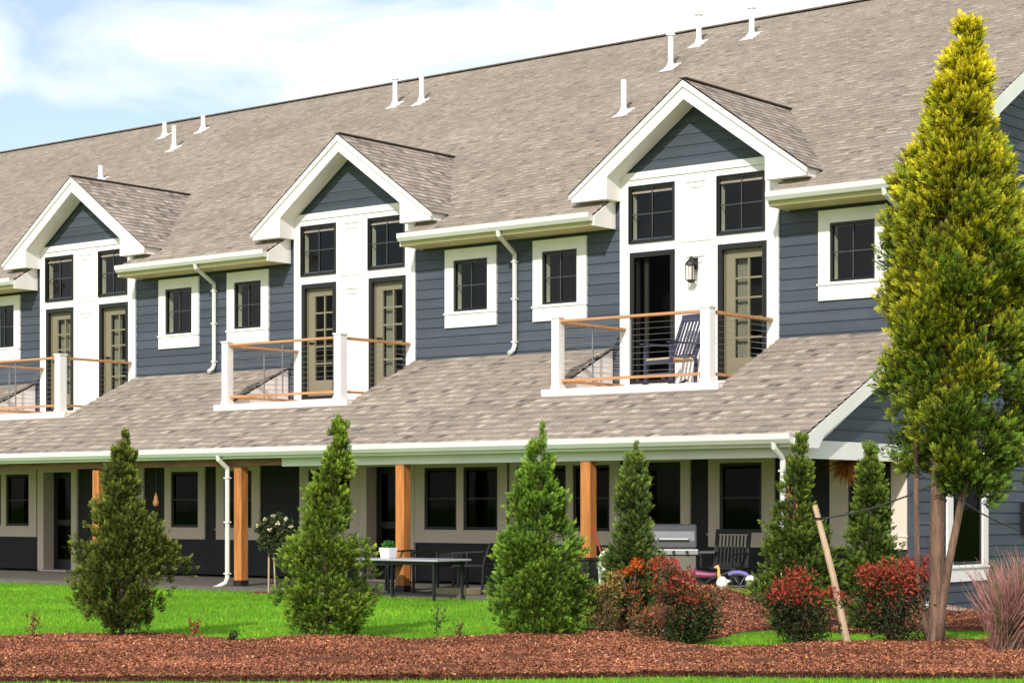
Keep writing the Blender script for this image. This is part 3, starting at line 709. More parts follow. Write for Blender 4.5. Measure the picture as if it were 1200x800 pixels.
# --- balconies
for bi, c in enumerate(CEN):
    a, b = c - 1.62, c + 1.53; y0 = 24.2
    k = MB(); k.box(a, b, y0, YW - .02, 2.98, 3.10); k.build
    k.box(a - .01, b + .01, y0 - .03, y0, 2.985, 3.125)
    bal = k.build('balcony', 'white', house)
    d = MB(); yy = y0 - .02
    while yy < YW - .1: d.box(a + .03, b - .03, yy, min(yy + .137, YW - .05), 3.10, 3.122); yy += .143
    d.build('deck_boards', 'deck', bal)
    # cheek walls of the recess
    yq = BY + .02
    for xx in (c - 1.60, c + 1.455):
        ys_ = PY + (3.124 - PZ) / PS; q = MB(); q.prism_x([(ys_ + .04, 3.124), (YW - .06, 3.124), (YW - .06, pz(YW - .06) - .02)], xx, xx + .015)
        q.build('cheek_wall', 'white', bal)
    px0, px1 = c - 1.39, c + 1.30
    for xx, w in ((px0, .07), (px1, .078)):
        po = MB().box(xx - w, xx + w, y0 + .0, y0 + 2 * w, 3.124, 4.19)
        po.box(xx - w - .015, xx + w + .015, y0 - .015, y0 + 2 * w + .015, 4.19, 4.215)
        po.box(xx - w - .012, xx + w + .012, y0 - .012, y0 + 2 * w + .012, 3.124, 3.18); po.build('corner_post', 'white', bal)
    ry = y0 + .08
    rl = MB(); rl.box(px0 + .08, px1 - .09, ry - .06, ry + .06, 4.13, 4.165)
    rl.build('front_rail', 'cedar_rail', bal)
    MB().box(px0 + .08, px1 - .09, ry - .025, ry + .025, 3.235, 3.275).build('bottom_rail', 'cedar_rail', bal)
    for xx in (px0, px1):
        MB().box(xx - .055, xx + .055, y0 + .16, YW - .046, 4.12, 4.16).build('side_rail', 'cedar_rail', bal)
        MB().box(xx - .025, xx + .025, y0 + .16, YW - .046, 3.235, 3.275).build('bottom_rail', 'cedar_rail', bal)
    for i in range(9):
        zz = 3.34 + i * .088
        MB().bar((px0 + .07, ry, zz), (px1 - .08, ry, zz), .005, n=5).build('rail_cable', 'steel', bal)
        for xx in (px0, px1): MB().bar((xx, y0 + .15, zz), (xx, YW - .046, zz), .005, n=5).build('rail_cable', 'steel', bal)
    MB().bar((c - .05, ry, 3.27), (c - .05, ry, 4.13), .018).build('rail_picket', 'silver', bal)
    MB().bar((px0, y0 + .95, 3.27), (px0, y0 + .95, 4.12), .018).build('rail_picket', 'silver', bal)

# --- downspouts
def downspout(pts, w=.075, shoe=None):
    m_ = MB(); m_.tube(pts, w / 2 * 1.05, 8); 
    o = m_.build('downspout', 'gutter', house)
    s = MB()
    zt, zb = pts[-2 if shoe else -1][2], pts[2][2]
    for f in (.12, .55, .92):
        z = zt + (zb - zt) * f; p = pts[2] if len(pts) > 3 else pts[1]
        s.box(p[0] - .046, p[0] + .046, p[1] - .044, p[1] + .044, z - .01, z + .01)
    s.build('strap', 'white', o); return o
for x in (-28.05, -20.87, -35.3):
    downspout([(x + .12, EY - .06, 5.81), (x + .12, EY - .05, 5.74), (x, YW - .06, 5.50), (x, YW - .06, 5.44), (x, YW - .06, 4.0), (x, YW - .1, 3.92), (x - .02, YW - .19, 3.86)])
downspout([(-13.78, EY - .06, 5.81), (-13.78, EY - .05, 5.74), (-13.74, YW - .07, 5.5), (-13.74, YW - .07, 5.44), (-13.74, YW - .07, 3.9)])
for x in (-24.34, -13.86):
    downspout([(x - .03, PY - .06, 2.19), (x - .03, PY - .05, 2.12), (x, 22.8, 1.98), (x, 22.8, 1.92), (x, 22.8, .2), (x - .01, 22.76, .12), (x - .05, 22.62, .05), (x - .07, 22.56, .04)])

# vent pipes on the roof
def roof_pt(u, v):
    k = (594 - v) / F; kk = (u - 600) / F; rx, ry_ = -sn + kk * cs, cs + kk * sn
    t = (EZ - CZ - SL * EY) / (k - SL * ry_); return t * rx, t * ry_
for u, v, h, cap in ((193, 160, .34, 0), (204, 175, .55, 0), (238, 153, .36, 0), (118, 212, .35, 0), (463, 124, .55, 1), (494, 120, .60, 0), (731, 133, .60, 0), (786, 80, .60, 1), (819, 52, .55, 1), (881, 43, .52, 1)):
    x, y = roof_pt(u, v); z = roofz(y)
    p = MB(); p.tube([(x, y, z - .05), (x, y, z + h)], .052, 12)
    if cap: p.lathe((x, y, z + h), [(.052, 0), (.085, .01), (.085, .05), (.04, .09), (.01, .1)], 12)
    o = p.build('vent_pipe', 'pvc', house, smooth=False)
    f = MB(); f.lathe((x, y, z - .02), [(.11, -.05), (.09, .04), (.06, .12)], 12)
    f.raw([(x - .15, y - .2, roofz(y - .2) + .02), (x + .15, y - .2, roofz(y - .2) + .02), (x + .15, y + .15, roofz(y + .15) + .02), (x - .15, y + .15, roofz(y + .15) + .02)], [(0, 1, 2, 3)])
    f.build('pipe_boot', 'pvc', o)

# end wall windows (facing +X)
for (y0, y1, z0, z1) in endwin:
    x = XR; t = .17; f = (y0 - t, y1 + t, z0 - .24, z1 + t)
    m_ = MB(); m_.box(x + .018, x + .05, f[0], y0, f[2], f[3]); m_.box(x + .018, x + .05, y1, f[1], f[2], f[3]); m_.box(x + .018, x + .048, y0, y1, z1, f[3]); m_.box(x + .018, x + .048, y0, y1, f[2], z0)
    m_.box(x + .05, x + .07, f[0] - .02, f[1] + .02, z0 - .045, z0 - .02)
    w = m_.build('end_window', 'white', house)
    s = MB(); k = .05; s.box(x - .03, x + .02, y0, y0 + k, z0, z1); s.box(x - .03, x + .02, y1 - k, y1, z0, z1); s.box(x - .03, x + .02, y0 + k, y1 - k, z0, z0 + k); s.box(x - .03, x + .02, y0 + k, y1 - k, z1 - k, z1)
    s.build('sash', 'bronze', w)
    MB().face([(x, y0, z0), (x, y1, z0), (x, y1, z1), (x, y0, z1)]).build('pane', 'screen', w)
    cu = MB(); n = 18
    for i in range(n): yy = y0 + (y1 - y0) * i / n; cu.face([(x - .12 - .03 * (i % 2), yy, z0), (x - .12 - .03 * ((i + 1) % 2), yy + (y1 - y0) / n, z0), (x - .12 - .03 * ((i + 1) % 2), yy + (y1 - y0) / n, z1), (x - .12 - .03 * (i % 2), yy, z1)])
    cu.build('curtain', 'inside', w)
# white edging board where the end wall meets the sloping ground
m_ = MB(); m_.raw([(XR + d, y, H(-13.4, y) + h) for y in (26.05, 31.5) for d, h in ((.02, -.1), (.07, -.1), (.07, .19), (.02, .19))], [(0, 1, 2, 3), (7, 6, 5, 4), (0, 4, 5, 1), (1, 5, 6, 2), (2, 6, 7, 3), (3, 7, 4, 0)])
m_.build('foundation_edging', 'white', house)
MB().tube([(XR + .06, 26.42, H(-13.5, 26.4)), (XR + .06, 26.42, .95)], .022).build('conduit_pipe', 'pvc', house)
mt = MB().box(XR + .02, XR + .12, 29.45, 29.8, .95, 1.42).build('utility_meter', 'bronze', house)
MB().lathe((0, 0, 0), [(.09, 0), (.09, .06), (.06, .09)], 14)
mm = MB(); mm.box(XR + .12, XR + .16, 29.5, 29.75, 1.15, 1.36); mm.build('meter_dial', 'grillgrey', mt)

# wall lantern
lx, lz = -17.33, 4.80
lt = MB(); lt.box(lx - .05, lx + .05, YW - .075, YW - .045, lz + .18, lz + .36); lt.bar((lx, YW - .07, lz + .33), (lx, YW - .17, lz + .37), .02); lt.lathe((lx, YW - .17, lz + .24), [(.095, 0), (.08, .04), (.035, .09), (.015, .14)], 8); lt.lathe((lx, YW - .17, lz), [(.03, -.03), (.07, 0), (.07, .015)], 8)
for sx, sy in ((-1, -1), (1, -1), (1, 1), (-1, 1)): lt.bar((lx + sx * .055, YW - .17 + sy * .055, lz), (lx + sx * .06, YW - .17 + sy * .06, lz + .25), .01)
lt = lt.build('wall_lantern', 'black', house); MB().lathe((lx, YW - .17, lz + .015), [(.045, 0), (.05, .22)], 8).build('lantern_glass', 'lampglass', lt)

# ------------------------------------------------------------------ rocking chair on the balcony (local: faces -X)
rc = thing('rocking_chair', 'navy slat-back rocking chair with woven tan seat on the nearest balcony', 'chair', (-17.20, 25.12, 3.125), R(76))
rc.scale = (1.06, 1.06, 1.04)
def lb(): return MB()
def lbuild(mb, name, m, par, **k):      # vertices are local to the thing
    o = root_loc(par); mb.v = [(x + o.x, y + o.y, z + o.z) for x, y, z in mb.v]; return mb.build(name, m, par, **k)
b_ = lb(); 
for sy in (-1, 1): b_.bar((.20, sy * .25, .40), (.46, sy * .25, 1.06), .045, .035)
b_.bar((.455, -.27, 1.04), (.455, .27, 1.04), .035, .11); b_.bar((.23, -.25, .47), (.23, .25, .47), .03, .05)
for i in range(6): y = -.18 + i * .072; b_.bar((.235, y, .48), (.45, y, 1.01), .032, .014)
lbuild(b_, 'backrest', 'navy', rc)
s_ = lb(); s_.box(-.27, .22, -.25, .25, .385, .42); lbuild(s_, 'seat', 'wicker', rc, bevel=.01)
for sy in (-1, 1):
    f_ = lb(); f_.bar((-.25, sy * .27, .05), (-.25, sy * .27, .62), .04); lbuild(f_, 'leg', 'navy', rc)
    f_ = lb(); f_.bar((.20, sy * .27, .05), (.22, sy * .27, .42), .04); lbuild(f_, 'leg', 'navy', rc)
    f_ = lb(); f_.bar((-.32, sy * .28, .635), (.30, sy * .28, .635), .065, .022); lbuild(f_, 'armrest', 'navy', rc)
    f_ = lb(); f_.tube([(-.42 + .105 * i, sy * .27, .022 + .0095 * (i - 4.2) ** 2 * .6) for i in range(10)], .02, 6); lbuild(f_, 'rocker', 'navy', rc)
for p0, p1, w_, h_ in (((-.25, -.27, .2), (-.25, .27, .2), .022, .022), ((.2, -.27, .2), (.2, .27, .2), .022, .022), ((-.27, -.25, .37), (-.27, .25, .37), .03, .05)): f_ = lb(); f_.bar(p0, p1, w_, h_); lbuild(f_, 'stretcher', 'navy', rc)

# ------------------------------------------------------------------ porch furniture
tb = thing('patio_table', 'long patio table with thin grey top and dark legs under the porch', 'table', (-20.9, 23.0 - .9, .0))
tb.location = ((at(437, 22.1) + at(532, 22.1)) / 2, 22.1, .0)
t_ = lb(); t_.box(-.80, .80, -.38, .38, .575, .605); lbuild(t_, 'table_top', 'tabletop', tb, bevel=.008)
for sx in (-1, 1):
    for sy in (-1, 1): t_ = lb(); t_.bar((sx * .68, sy * .31, 0), (sx * .68, sy * .31, .575), .035); lbuild(t_, 'leg', 'black', tb)
t_ = lb(); t_.box(-.66, .66, -.29, .29, .52, .574); lbuild(t_, 'apron', 'black', tb)

PLS = .78
pl = thing('potted_plant', 'small green plant in a square white pot on the patio table', 'potted plant', (at(455, 22.1), 22.1, .606))
q_ = lb(); q_.raw([(sx * (.08 if z == 0 else .10), sy * (.08 if z == 0 else .10), z) for z in (0, .15) for sx, sy in ((-1, -1), (1, -1), (1, 1), (-1, 1))], [(0, 3, 2, 1), (4, 5, 6, 7), (0, 1, 5, 4), (1, 2, 6, 5), (2, 3, 7, 6), (3, 0, 4, 7)]); lbuild(q_, 'pot', 'pvc', pl, bevel=.006)
def leafball(par, name, n, ctr, rad, size, cols, flat=1.0, zmin=None):
    ctr = np.array(ctr) + np.array(root_loc(par)); d = unit(rng.normal(size=(n, 3))); rr = rng.random((n, 1)) ** .45
    C = ctr + d * rr * np.array(rad); a = unit(d + rng.normal(0, .7, (n, 3))); b = unit(np.cross(a, rng.normal(size=(n, 3))))
    s = rng.uniform(.6, 1.3, (n, 1)) * size
    V = np.stack([C - a * s * .9, C + b * s * .45, C + a * s, C - b * s * .45], 1)
    cols = np.array(cols); col = cols[rng.integers(0, len(cols), n)] * rng.uniform(.7, 1.3, (n, 1))
    return soup(name, V, None, col, 'leaf', par)
leafball(pl, 'foliage', 350, (0, 0, .19), (.10, .10, .065), .026, [(.05, .16, .03), (.09, .22, .04)])

def chair(loc, rz, label, frame, seatm, back=True, slat=False, h=.9):
    c = thing('patio_chair', label, 'chair', loc, rz, 'chairs on the porch')
    for sx in (-1, 1):
        f_ = lb(); f_.bar((sx * .24, -.23, 0), (sx * .24, -.23, .6), .03); lbuild(f_, 'leg', frame, c)
        f_ = lb(); f_.bar((sx * .24, .23, 0), (sx * .24, .26, .44), .03); lbuild(f_, 'leg', frame, c)
        f_ = lb(); f_.bar((sx * .24, -.26, .61), (sx * .24, .27, .63), .045, .02); lbuild(f_, 'armrest', frame, c)
    f_ = lb(); f_.box(-.25, .25, -.25, .25, .40, .435); lbuild(f_, 'seat', seatm, c, bevel=.01)
    f_ = lb()
    if slat:
        for i in range(9): x = -.225 + i * .056; f_.bar((x, .25, .46), (x, .33, h - .05), .022, .014)
        f_.bar((-.27, .335, h), (.27, .335, h), .03, .07); f_.bar((-.27, .25, .46), (.27, .25, .46), .03, .05)
        for sx in (-1, 1): f_.bar((sx * .255, .24, .42), (sx * .255, .34, h), .035)
    else:
        for sx in (-1, 1): f_.bar((sx * .235, .24, .42), (sx * .235, .36, h), .028)
        f_.bar((0, .255, .48), (0, .352, h - .02), .45, .015, up=(0, -1, .2)); f_.bar((-.235, .36, h), (.235, .36, h), .028)
    lbuild(f_, 'backrest', frame, c); return c
chair((at(452, 22.75), 22.78, .07), R(0), 'low black patio chair at the left end of the patio table', 'black', 'black', h=.62)
chair((at(508, 22.8), 22.85, .07), R(0), 'black patio chair tucked behind the right half of the patio table', 'black', 'black', h=.6)
chair((at(556, 23.0), 23.0, .07), R(-75), 'dark metal patio chair between the table and the middle evergreen', 'black', 'black', h=.74)
chair((-15.75, 24.3, .07), R(8), 'black slat-back porch chair beneath the window beside the grill', 'blackwood', 'blackwood', slat=True, h=.93)
bx = tag(MB().box(at(514, 22.7), at(555, 22.7), 22.55, 22.9, .07, .17).build('storage_crate', 'tan', bevel=.01), 'low tan crate on the patio edge right of the table', 'crate')
bn = thing('storage_bin', 'black upright storage bin in front of the third cedar post', 'bin', (at(685, 22.3), 22.3, .0))
q_ = lb(); q_.box(-.15, .15, -.13, .13, 0, .62); lbuild(q_, 'bin_body', 'black', bn, bevel=.015); q_ = lb(); q_.box(-.165, .165, -.145, .145, .62, .66); lbuild(q_, 'lid', 'black', bn, bevel=.012)
tag(MB().box(at(683, 21.9), at(700, 21.9), 21.8, 22.0, .05, .17).build('foam_box', 'pvc', bevel=.01), 'small white box on the ground right of the black bin', 'box')
# folded umbrella leaning
um = thing('folded_umbrella', 'folded off-white umbrella with a dark red shaft leaning by the cedar post', 'umbrella', (at(707, 22.5), 22.5, .03))
q_ = lb(); q_.tube([(.1, 0, .35), (-.25, .1, 1.05)], .014); lbuild(q_, 'shaft', 'red', um)
q_ = lb(); q_.tube([(.02, .02, 0.05), (-.1, .0, .22), (-.12, .0, .36), (-.04, .02, .52), (.02, .04, .68), (.06, .04, .74)], [.03, .085, .12, .10, .07, .03], 9); lbuild(q_, 'canopy', 'offwhite', um)

# grill
gl = thing('barbecue_grill', 'gas grill with rounded grey lid and beige cabinet on the porch', 'grill', (at(790, 23.0), 23.0, .07), R(33))
gl.scale = (1.0, 1.0, 1.06)
q_ = lb(); q_.box(-.30, .30, -.22, .22, .08, .60); lbuild(q_, 'cabinet', 'grillpanel', gl, bevel=.01)
q_ = lb(); q_.box(-.33, .33, -.25, .25, .60, .67); lbuild(q_, 'firebox', 'steelflat', gl, bevel=.008)
q_ = lb(); q_.prism_x([(-.25, .675), (.25, .675), (.25, .80), (.18, .93), (.05, .99), (-.08, .98), (-.19, .90), (-.25, .78)], -.31, .31); lid = lbuild(q_, 'lid', 'grillgrey', gl, bevel=.03)
q_ = lb(); q_.tube([(-.2, -.24, .80), (-.2, -.29, .80), (.2, -.29, .80), (.2, -.24, .80)], .013, 7); lbuild(q_, 'handle', 'steelflat', lid)
for sx in (-1, 1): q_ = lb(); q_.box(min(sx * .335, sx * .55), max(sx * .335, sx * .55), -.2, .2, .62, .645); lbuild(q_, 'side_shelf', 'grillgrey', gl)
for sx in (-1, 1):
    for sy in (-1, 1): q_ = lb(); q_.tube([(sx * .27 - .015, sy * .19, .04), (sx * .27 + .015, sy * .19, .04)], .04, 10); lbuild(q_, 'wheel', 'black', gl)
for i in range(3): q_ = lb(); q_.tube([(-.18 + .18 * i, -.25, .635), (-.18 + .18 * i, -.285, .635)], .022, 8); lbuild(q_, 'knob', 'black', gl)

# child's tricycle
tr = thing('tricycle', "child's black tricycle with pink and purple panels on the porch", 'tricycle', (at(842, 22.9), 22.9, .15), R(25))
def wheel(par, x, y, r, nm='wheel'):
    w_ = lb(); w_.tube([(x + r * math.cos(a), y, r + r * math.sin(a)) for a in [i * math.pi / 9 for i in range(19)]], .018, 6); o = lbuild(w_, nm, 'black', par)
    s_ = lb()
    for i in range(6): a = i * math.pi / 3; s_.bar((x, y, r), (x + r * math.cos(a), y, r + r * math.sin(a)), .008)
    lbuild(s_, 'spokes', 'silver', o)
wheel(tr, .28, 0, .15); wheel(tr, -.25, -.17, .11); wheel(tr, -.25, .17, .11)
q_ = lb(); q_.tube([(-.25, 0, .12), (-.1, 0, .24), (.22, 0, .36)], .018); q_.tube([(.28, 0, .15), (.21, 0, .38), (.18, 0, .5)], .015); q_.tube([(-.25, -.17, .11), (-.25, .17, .11)], .014); q_.tube([(.2, -.17, .5), (.17, 0, .5), (.2, .17, .5)], .014); lbuild(q_, 'frame', 'black', tr)
q_ = lb(); q_.tube([(-.36, 0, .34), (-.30, 0, .30), (-.12, 0, .29), (-.02, 0, .30)], [.07, .06, .045, .03], 8); lbuild(q_, 'seat', 'pink', tr, bevel=.02)
q_ = lb(); q_.tube([(.13, 0, .30), (.2, 0, .325), (.28, 0, .33), (.36, 0, .31), (.42, 0, .26)], .035, 8); lbuild(q_, 'front_fender', 'purple', tr, bevel=.02)
# garden goose figurine
gs = thing('garden_statue', 'white and ochre goose garden statue beside the red-leaved shrub', 'statue', (at(846, 22.3), 22.3, .28), R(30))
gs.scale = (.6, .6, .8)
q_ = lb(); q_.lathe((0, 0, 0), [(.06, 0), (.11, .04), (.13, .10), (.10, .17), (.05, .21)], 14); q_.raw([(x, y, z) for x, y, z in ((.1, -.04, .1), (.1, .04, .1), (.22, 0, .14), (.1, 0, .17))], [(0, 1, 2), (0, 2, 3), (1, 3, 2), (0, 3, 1)]); lbuild(q_, 'body', 'offwhite', gs, smooth=True)
q_ = lb(); q_.tube([(-.04, 0, .17), (-.07, 0, .25), (-.07, 0, .33), (-.09, 0, .37), (-.13, 0, .365), (-.17, 0, .355)], [.05, .035, .03, .036, .024, .006], 9); lbuild(q_, 'neck', 'yellow', gs, smooth=True)
# path light
p_ = thing('path_light', 'short solar path light with a white domed cap in the raised mulch', 'lamp', (at(880, 21.6), 21.6, H(at(880, 21.6), 21.6) + .05))
q_ = lb(); q_.tube([(0, 0, -.05), (0, 0, .2)], .022); lbuild(q_, 'stem', 'darkbark', p_)
q_ = lb(); q_.lathe((0, 0, .2), [(.03, 0), (.045, .01), (.045, .05), (.03, .055)], 12); lbuild(q_, 'lens', 'lampglass', p_)
q_ = lb(); q_.lathe((0, 0, .255), [(.075, 0), (.07, .03), (.04, .055), (.01, .065)], 14); lbuild(q_, 'cap', 'pvc', p_, smooth=True)
# hanging ornament behind the left evergreen
ho = thing('hanging_ornament', 'small orange clay ornament hanging from the bare wooden porch beam', 'ornament', (-26.25, 22.95, 1.36))
q_ = lb(); q_.lathe((0, 0, 0), [(.02, 0), (.07, .03), (.075, .09), (.045, .13), (.05, .16), (.02, .20), (.01, .24)], 12); lbuild(q_, 'body', 'terracotta', ho, smooth=True)
q_ = lb(); q_.tube([(0, 0, .2), (0, 0, .68)], .004, 5); lbuild(q_, 'cord', 'black', ho)
ho.scale = (.7, .7, .98)
df = thing('dried_plant', 'dry orange-brown fern hanging below the white beam at the porch end', 'plant', (-13.85, 24.5, 2.0))
n = 420; a = unit(rng.normal(size=(n, 3)) * [1, 1, .5] + [.15, -.2, -.8]); Ld = rng.uniform(.14, .34, (n, 1)); b = unit(np.cross(a, rng.normal(size=(n, 3)))) * .007
o0 = np.array(df.location) + rng.normal(0, .03, (n, 3)) + [0, 0, -.03]; mid = o0 + a * Ld * .6; tip = o0 + a * Ld + [0, 0, -.05]
soup('fronds', np.stack([o0, mid + b, tip, mid - b], 1), None, np.array([(.42, .16, .045)]) * rng.uniform(.5, 1.5, (n, 1)), 'leaf', df)
q_ = lb(); q_.tube([(0, 0, -.03), (0, 0, .02)], .012, 5); lbuild(q_, 'hook', 'black', df)

# ------------------------------------------------------------------ vegetation
def sprays(P, D, S, colf, nl=8, droop=.0, wid=.20):
    """flat feathery sprays: P base points, D directions, S lengths, colour function"""
    n = len(P); D = unit(D); side = unit(np.cross(D, unit(rng.normal(size=(n, 3)) + 1e-3))); nr = np.cross(D, side)
    Vs = []; Cs = []
    base = colf(n)
    for i in range(nl):
        f = (i + .6) / nl
        sg = 1 if i % 2 else -1
        if i == nl - 1: sg = 0
        q = P + D * S * f * .8
        ld = unit(D * (.75 + .5 * f) + side * sg * (1.0 - .45 * f) + nr * rng.normal(0, .18, (n, 1)) + np.array([0, 0, -droop]))
        ll = S * (.50 - .18 * f) * rng.uniform(.8, 1.2, (n, 1)); ww = ll * wid; pr = unit(np.cross(ld, nr))
        Vs.append(np.stack([q, q + ld * ll * .5 + pr * ww, q + ld * ll, q + ld * ll * .5 - pr * ww], 1))
        Cs.append(base[0] * (1 - f) + base[1] * f)
    return np.concatenate(Vs), np.concatenate(Cs)

def evergreen(name, label, base, h, prof, nclump, per, size, pal, trunk_r=.035, lean=0.0, group=None, cr=.13, trunk0=0.0, tipcol=None, crown_c=None, cat='tree', k0=.38):
    """prof: list (height fraction, radius in m, x-offset); pal: (inner colour, tip colour) pairs"""
    root = thing(name, label, cat, base, 0, group)
    B = np.array(base); hs = np.array([p[0] for p in prof]); rsx = np.array([p[1] for p in prof]); ox = np.array([p[2] if len(p) > 2 else 0 for p in prof])
    # clump centres through the volume, weighted by girth
    hh = np.linspace(hs[0], hs[-1], 200); w = np.interp(hh, hs, rsx) + .03; w /= w.sum()
    z = rng.choice(hh, nclump, p=w) + rng.normal(0, .012, nclump) - np.abs(rng.normal(0, .03, nclump)) * (rng.random(nclump) < .25) * (hs[0] > .2); z = np.clip(z, hs[0] - .06 * (hs[0] > .2), hs[-1])
    th = rng.uniform(0, 2 * math.pi, nclump); rad = np.interp(z, hs, rsx)
    lob = 1 + .12 * np.sin(3 * th + z * 11 + 1.3) + .07 * np.sin(5 * th - z * 23) + rng.normal(0, .11, nclump)
    fr = np.where(rng.random(nclump) < .72, rng.uniform(.72, .98, nclump), rng.uniform(.2, .7, nclump))
    nz = np.array([noise.noise((math.cos(a) * 1.5 + 5, math.sin(a) * 1.5 + base[0], q * 7)) for a, q in zip(th, z)])
    keep = ((nz > (-.16 if hs[0] < .2 else -.06)) | (fr < .45) | (z > .72)) & ((z > .42) | (hs[0] < .2) | (rng.random(nclump) < .6)); th, z, rad, lob, fr, nz = [q[keep] for q in (th, z, rad, lob, fr, nz)]; nclump = len(th)
    r_ = rad * lob * fr * (1 + (.36 if hs[0] < .2 else .34) * nz)
    off = np.interp(z, hs, ox)
    C = np.column_stack([r_ * np.cos(th) + off * cs, r_ * np.sin(th) + off * sn, z * h])
    cvar = rng.normal(0, 1, nclump)
    P = []; D = []; S = []; K = []
    for i in range(nclump):
        m = per; crad = cr * (.55 + .6 * min(1, rad[i] / max(rsx)))
        tip_ = max(0., (z[i] - .80) / .2) if hs[0] < .2 else 0; crad *= 1 - .45 * tip_
        d = unit(rng.normal(size=(m, 3))); outw = np.array([math.cos(th[i]), math.sin(th[i]), 0.75])
        P.append(C[i] + d * crad * rng.random((m, 1)) ** .5); D.append(unit(outw) * 1.0 + d * .65 + rng.normal(0, .25, (m, 3)) + [0, 0, .25 + 1.9 * tip_]); S.append(rng.uniform(.7, 1.3, (m, 1)) * size); K.append(np.full(m, cvar[i]))
    nt = 46; zt_ = np.linspace(.93, 1.035, nt) if hs[0] < .2 else np.linspace(.91, .985, nt); P.append(np.column_stack([ox[-1] * cs + rng.normal(0, .012, nt), ox[-1] * sn + rng.normal(0, .012, nt), zt_ * h - size * .5])); D.append(np.column_stack([rng.normal(0, .28, nt), rng.normal(0, .28, nt), np.ones(nt)])); S.append(np.full((nt, 1), size * .8)); K.append(np.full(nt, .8))
    P = np.concatenate(P); D = np.concatenate(D); S = np.concatenate(S); K = np.concatenate(K)
    P[:, 2] = np.maximum(P[:, 2], .03)
    relz = P[:, 2] / h
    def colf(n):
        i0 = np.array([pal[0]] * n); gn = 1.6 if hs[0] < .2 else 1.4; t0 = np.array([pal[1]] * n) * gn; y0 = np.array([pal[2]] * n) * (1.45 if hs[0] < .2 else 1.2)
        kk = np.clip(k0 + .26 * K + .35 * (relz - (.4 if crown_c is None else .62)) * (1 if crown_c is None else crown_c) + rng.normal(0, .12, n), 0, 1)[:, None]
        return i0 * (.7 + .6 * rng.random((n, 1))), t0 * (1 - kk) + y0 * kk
    V, Cc = sprays(P, D, S, colf)
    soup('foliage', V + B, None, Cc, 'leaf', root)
    return root, C
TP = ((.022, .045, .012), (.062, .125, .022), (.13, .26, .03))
small = 'young evergreens along the mulch bed'
def small_tree(u, v, label, top, prof, ncl, pal=TP, size=.078, per=24, cr=.105, stems=1):
    p = gp(u, v); p.z = H(p.x, p.y) + .03
    d = -sn * p.x + cs * p.y; h = (v - top) / F * d
    root, C = evergreen('arborvitae_tree', label, tuple(p), h, [(a, max(.02, b * 1.02 - 13 * min(1, b / 30)) / F * d, (c_ / F * d)) for a, b, c_ in prof], int(ncl * 1.4), per, size, pal, group=small, cr=cr)
    t = MB()
    t.tube([(p.x, p.y, p.z - .1), (p.x + .01, p.y, p.z + h * .35), (p.x + prof[-2][2] / F * d * cs, p.y + prof[-2][2] / F * d * sn, p.z + h * .86)], [.032, .022, .004], 7)
    for i in range(26):
        q = C[rng.integers(len(C))]; zz = max(.06, q[2] * .75)
        t.tube([(p.x, p.y, p.z + zz), (p.x + q[0] * .6, p.y + q[1] * .6, p.z + (zz + q[2]) / 2 + .01), (p.x + q[0], p.y + q[1], p.z + q[2])], [.010, .006, .003], 4)
    t.build('trunk', 'darkbark', root, smooth=True)
    return root
small_tree(143, 750, 'dark olive cone evergreen at far left with bare stems showing at its base', 515,
           [(.05, 30, 0), (.15, 52, 0), (.28, 66, 2), (.40, 64, 0), (.55, 46, 0), (.68, 33, -2), (.80, 20, -2), (.92, 11, 3), (1.0, 3, 6)], 210, ((.016, .028, .009), (.088, .108, .020), (.22, .25, .036)))
small_tree(382, 748, 'evergreen with a tall loose pale tip standing left of the patio table', 497,
           [(.02, 40, 0), (.12, 55, 0), (.3, 58, 0), (.42, 54, 0), (.55, 40, 2), (.66, 30, 4), (.76, 22, 10), (.85, 14, 13), (1.0, 7, 15)], 215, ((.018, .036, .010), (.105, .16, .022), (.30, .42, .04)))
small_tree(630, 748, 'widest evergreen cone of the bed, in front of the middle of the porch', 505,
           [(.02, 48, 2), (.12, 60, 4), (.28, 62, 0), (.42, 54, 0), (.56, 45, 0), (.68, 35, 0), (.78, 22, -1), (.90, 16, 4), (1.0, 5, 6)], 240, ((.018, .040, .010), (.10, .175, .022), (.27, .43, .04)))
small_tree(738, 742, 'slender evergreen behind the orange-flowered plant, left of the grill', 527,
           [(.05, 26, 2), (.2, 34, 2), (.35, 35, 2), (.5, 26, 4), (.65, 21, 3), (.8, 17, 4), (.92, 11, 6), (1.0, 4, 8)], 150, ((.016, .034, .014), (.085, .125, .030), (.21, .28, .05)))
small_tree(925, 742, 'evergreen behind the leaning wooden stake, in front of the porch corner downspout', 518,
           [(.02, 35, 5), (.15, 46, 8), (.3, 50, 8), (.45, 46, 6), (.6, 28, 6), (.75, 21, 8), (.88, 13, 10), (1.0, 4, 12)], 200, ((.014, .030, .010), (.08, .115, .022), (.21, .29, .04)))
small_tree(1020, 742, 'evergreen between the leaning stake and the tall tree trunks', 528,
           [(.02, 30, 0), (.15, 38, 2), (.3, 40, 2), (.45, 36, 2), (.6, 24, 0), (.75, 19, 0), (.88, 12, -1), (1.0, 4, 0)], 170, ((.014, .030, .010), (.08, .12, .022), (.22, .30, .04)))

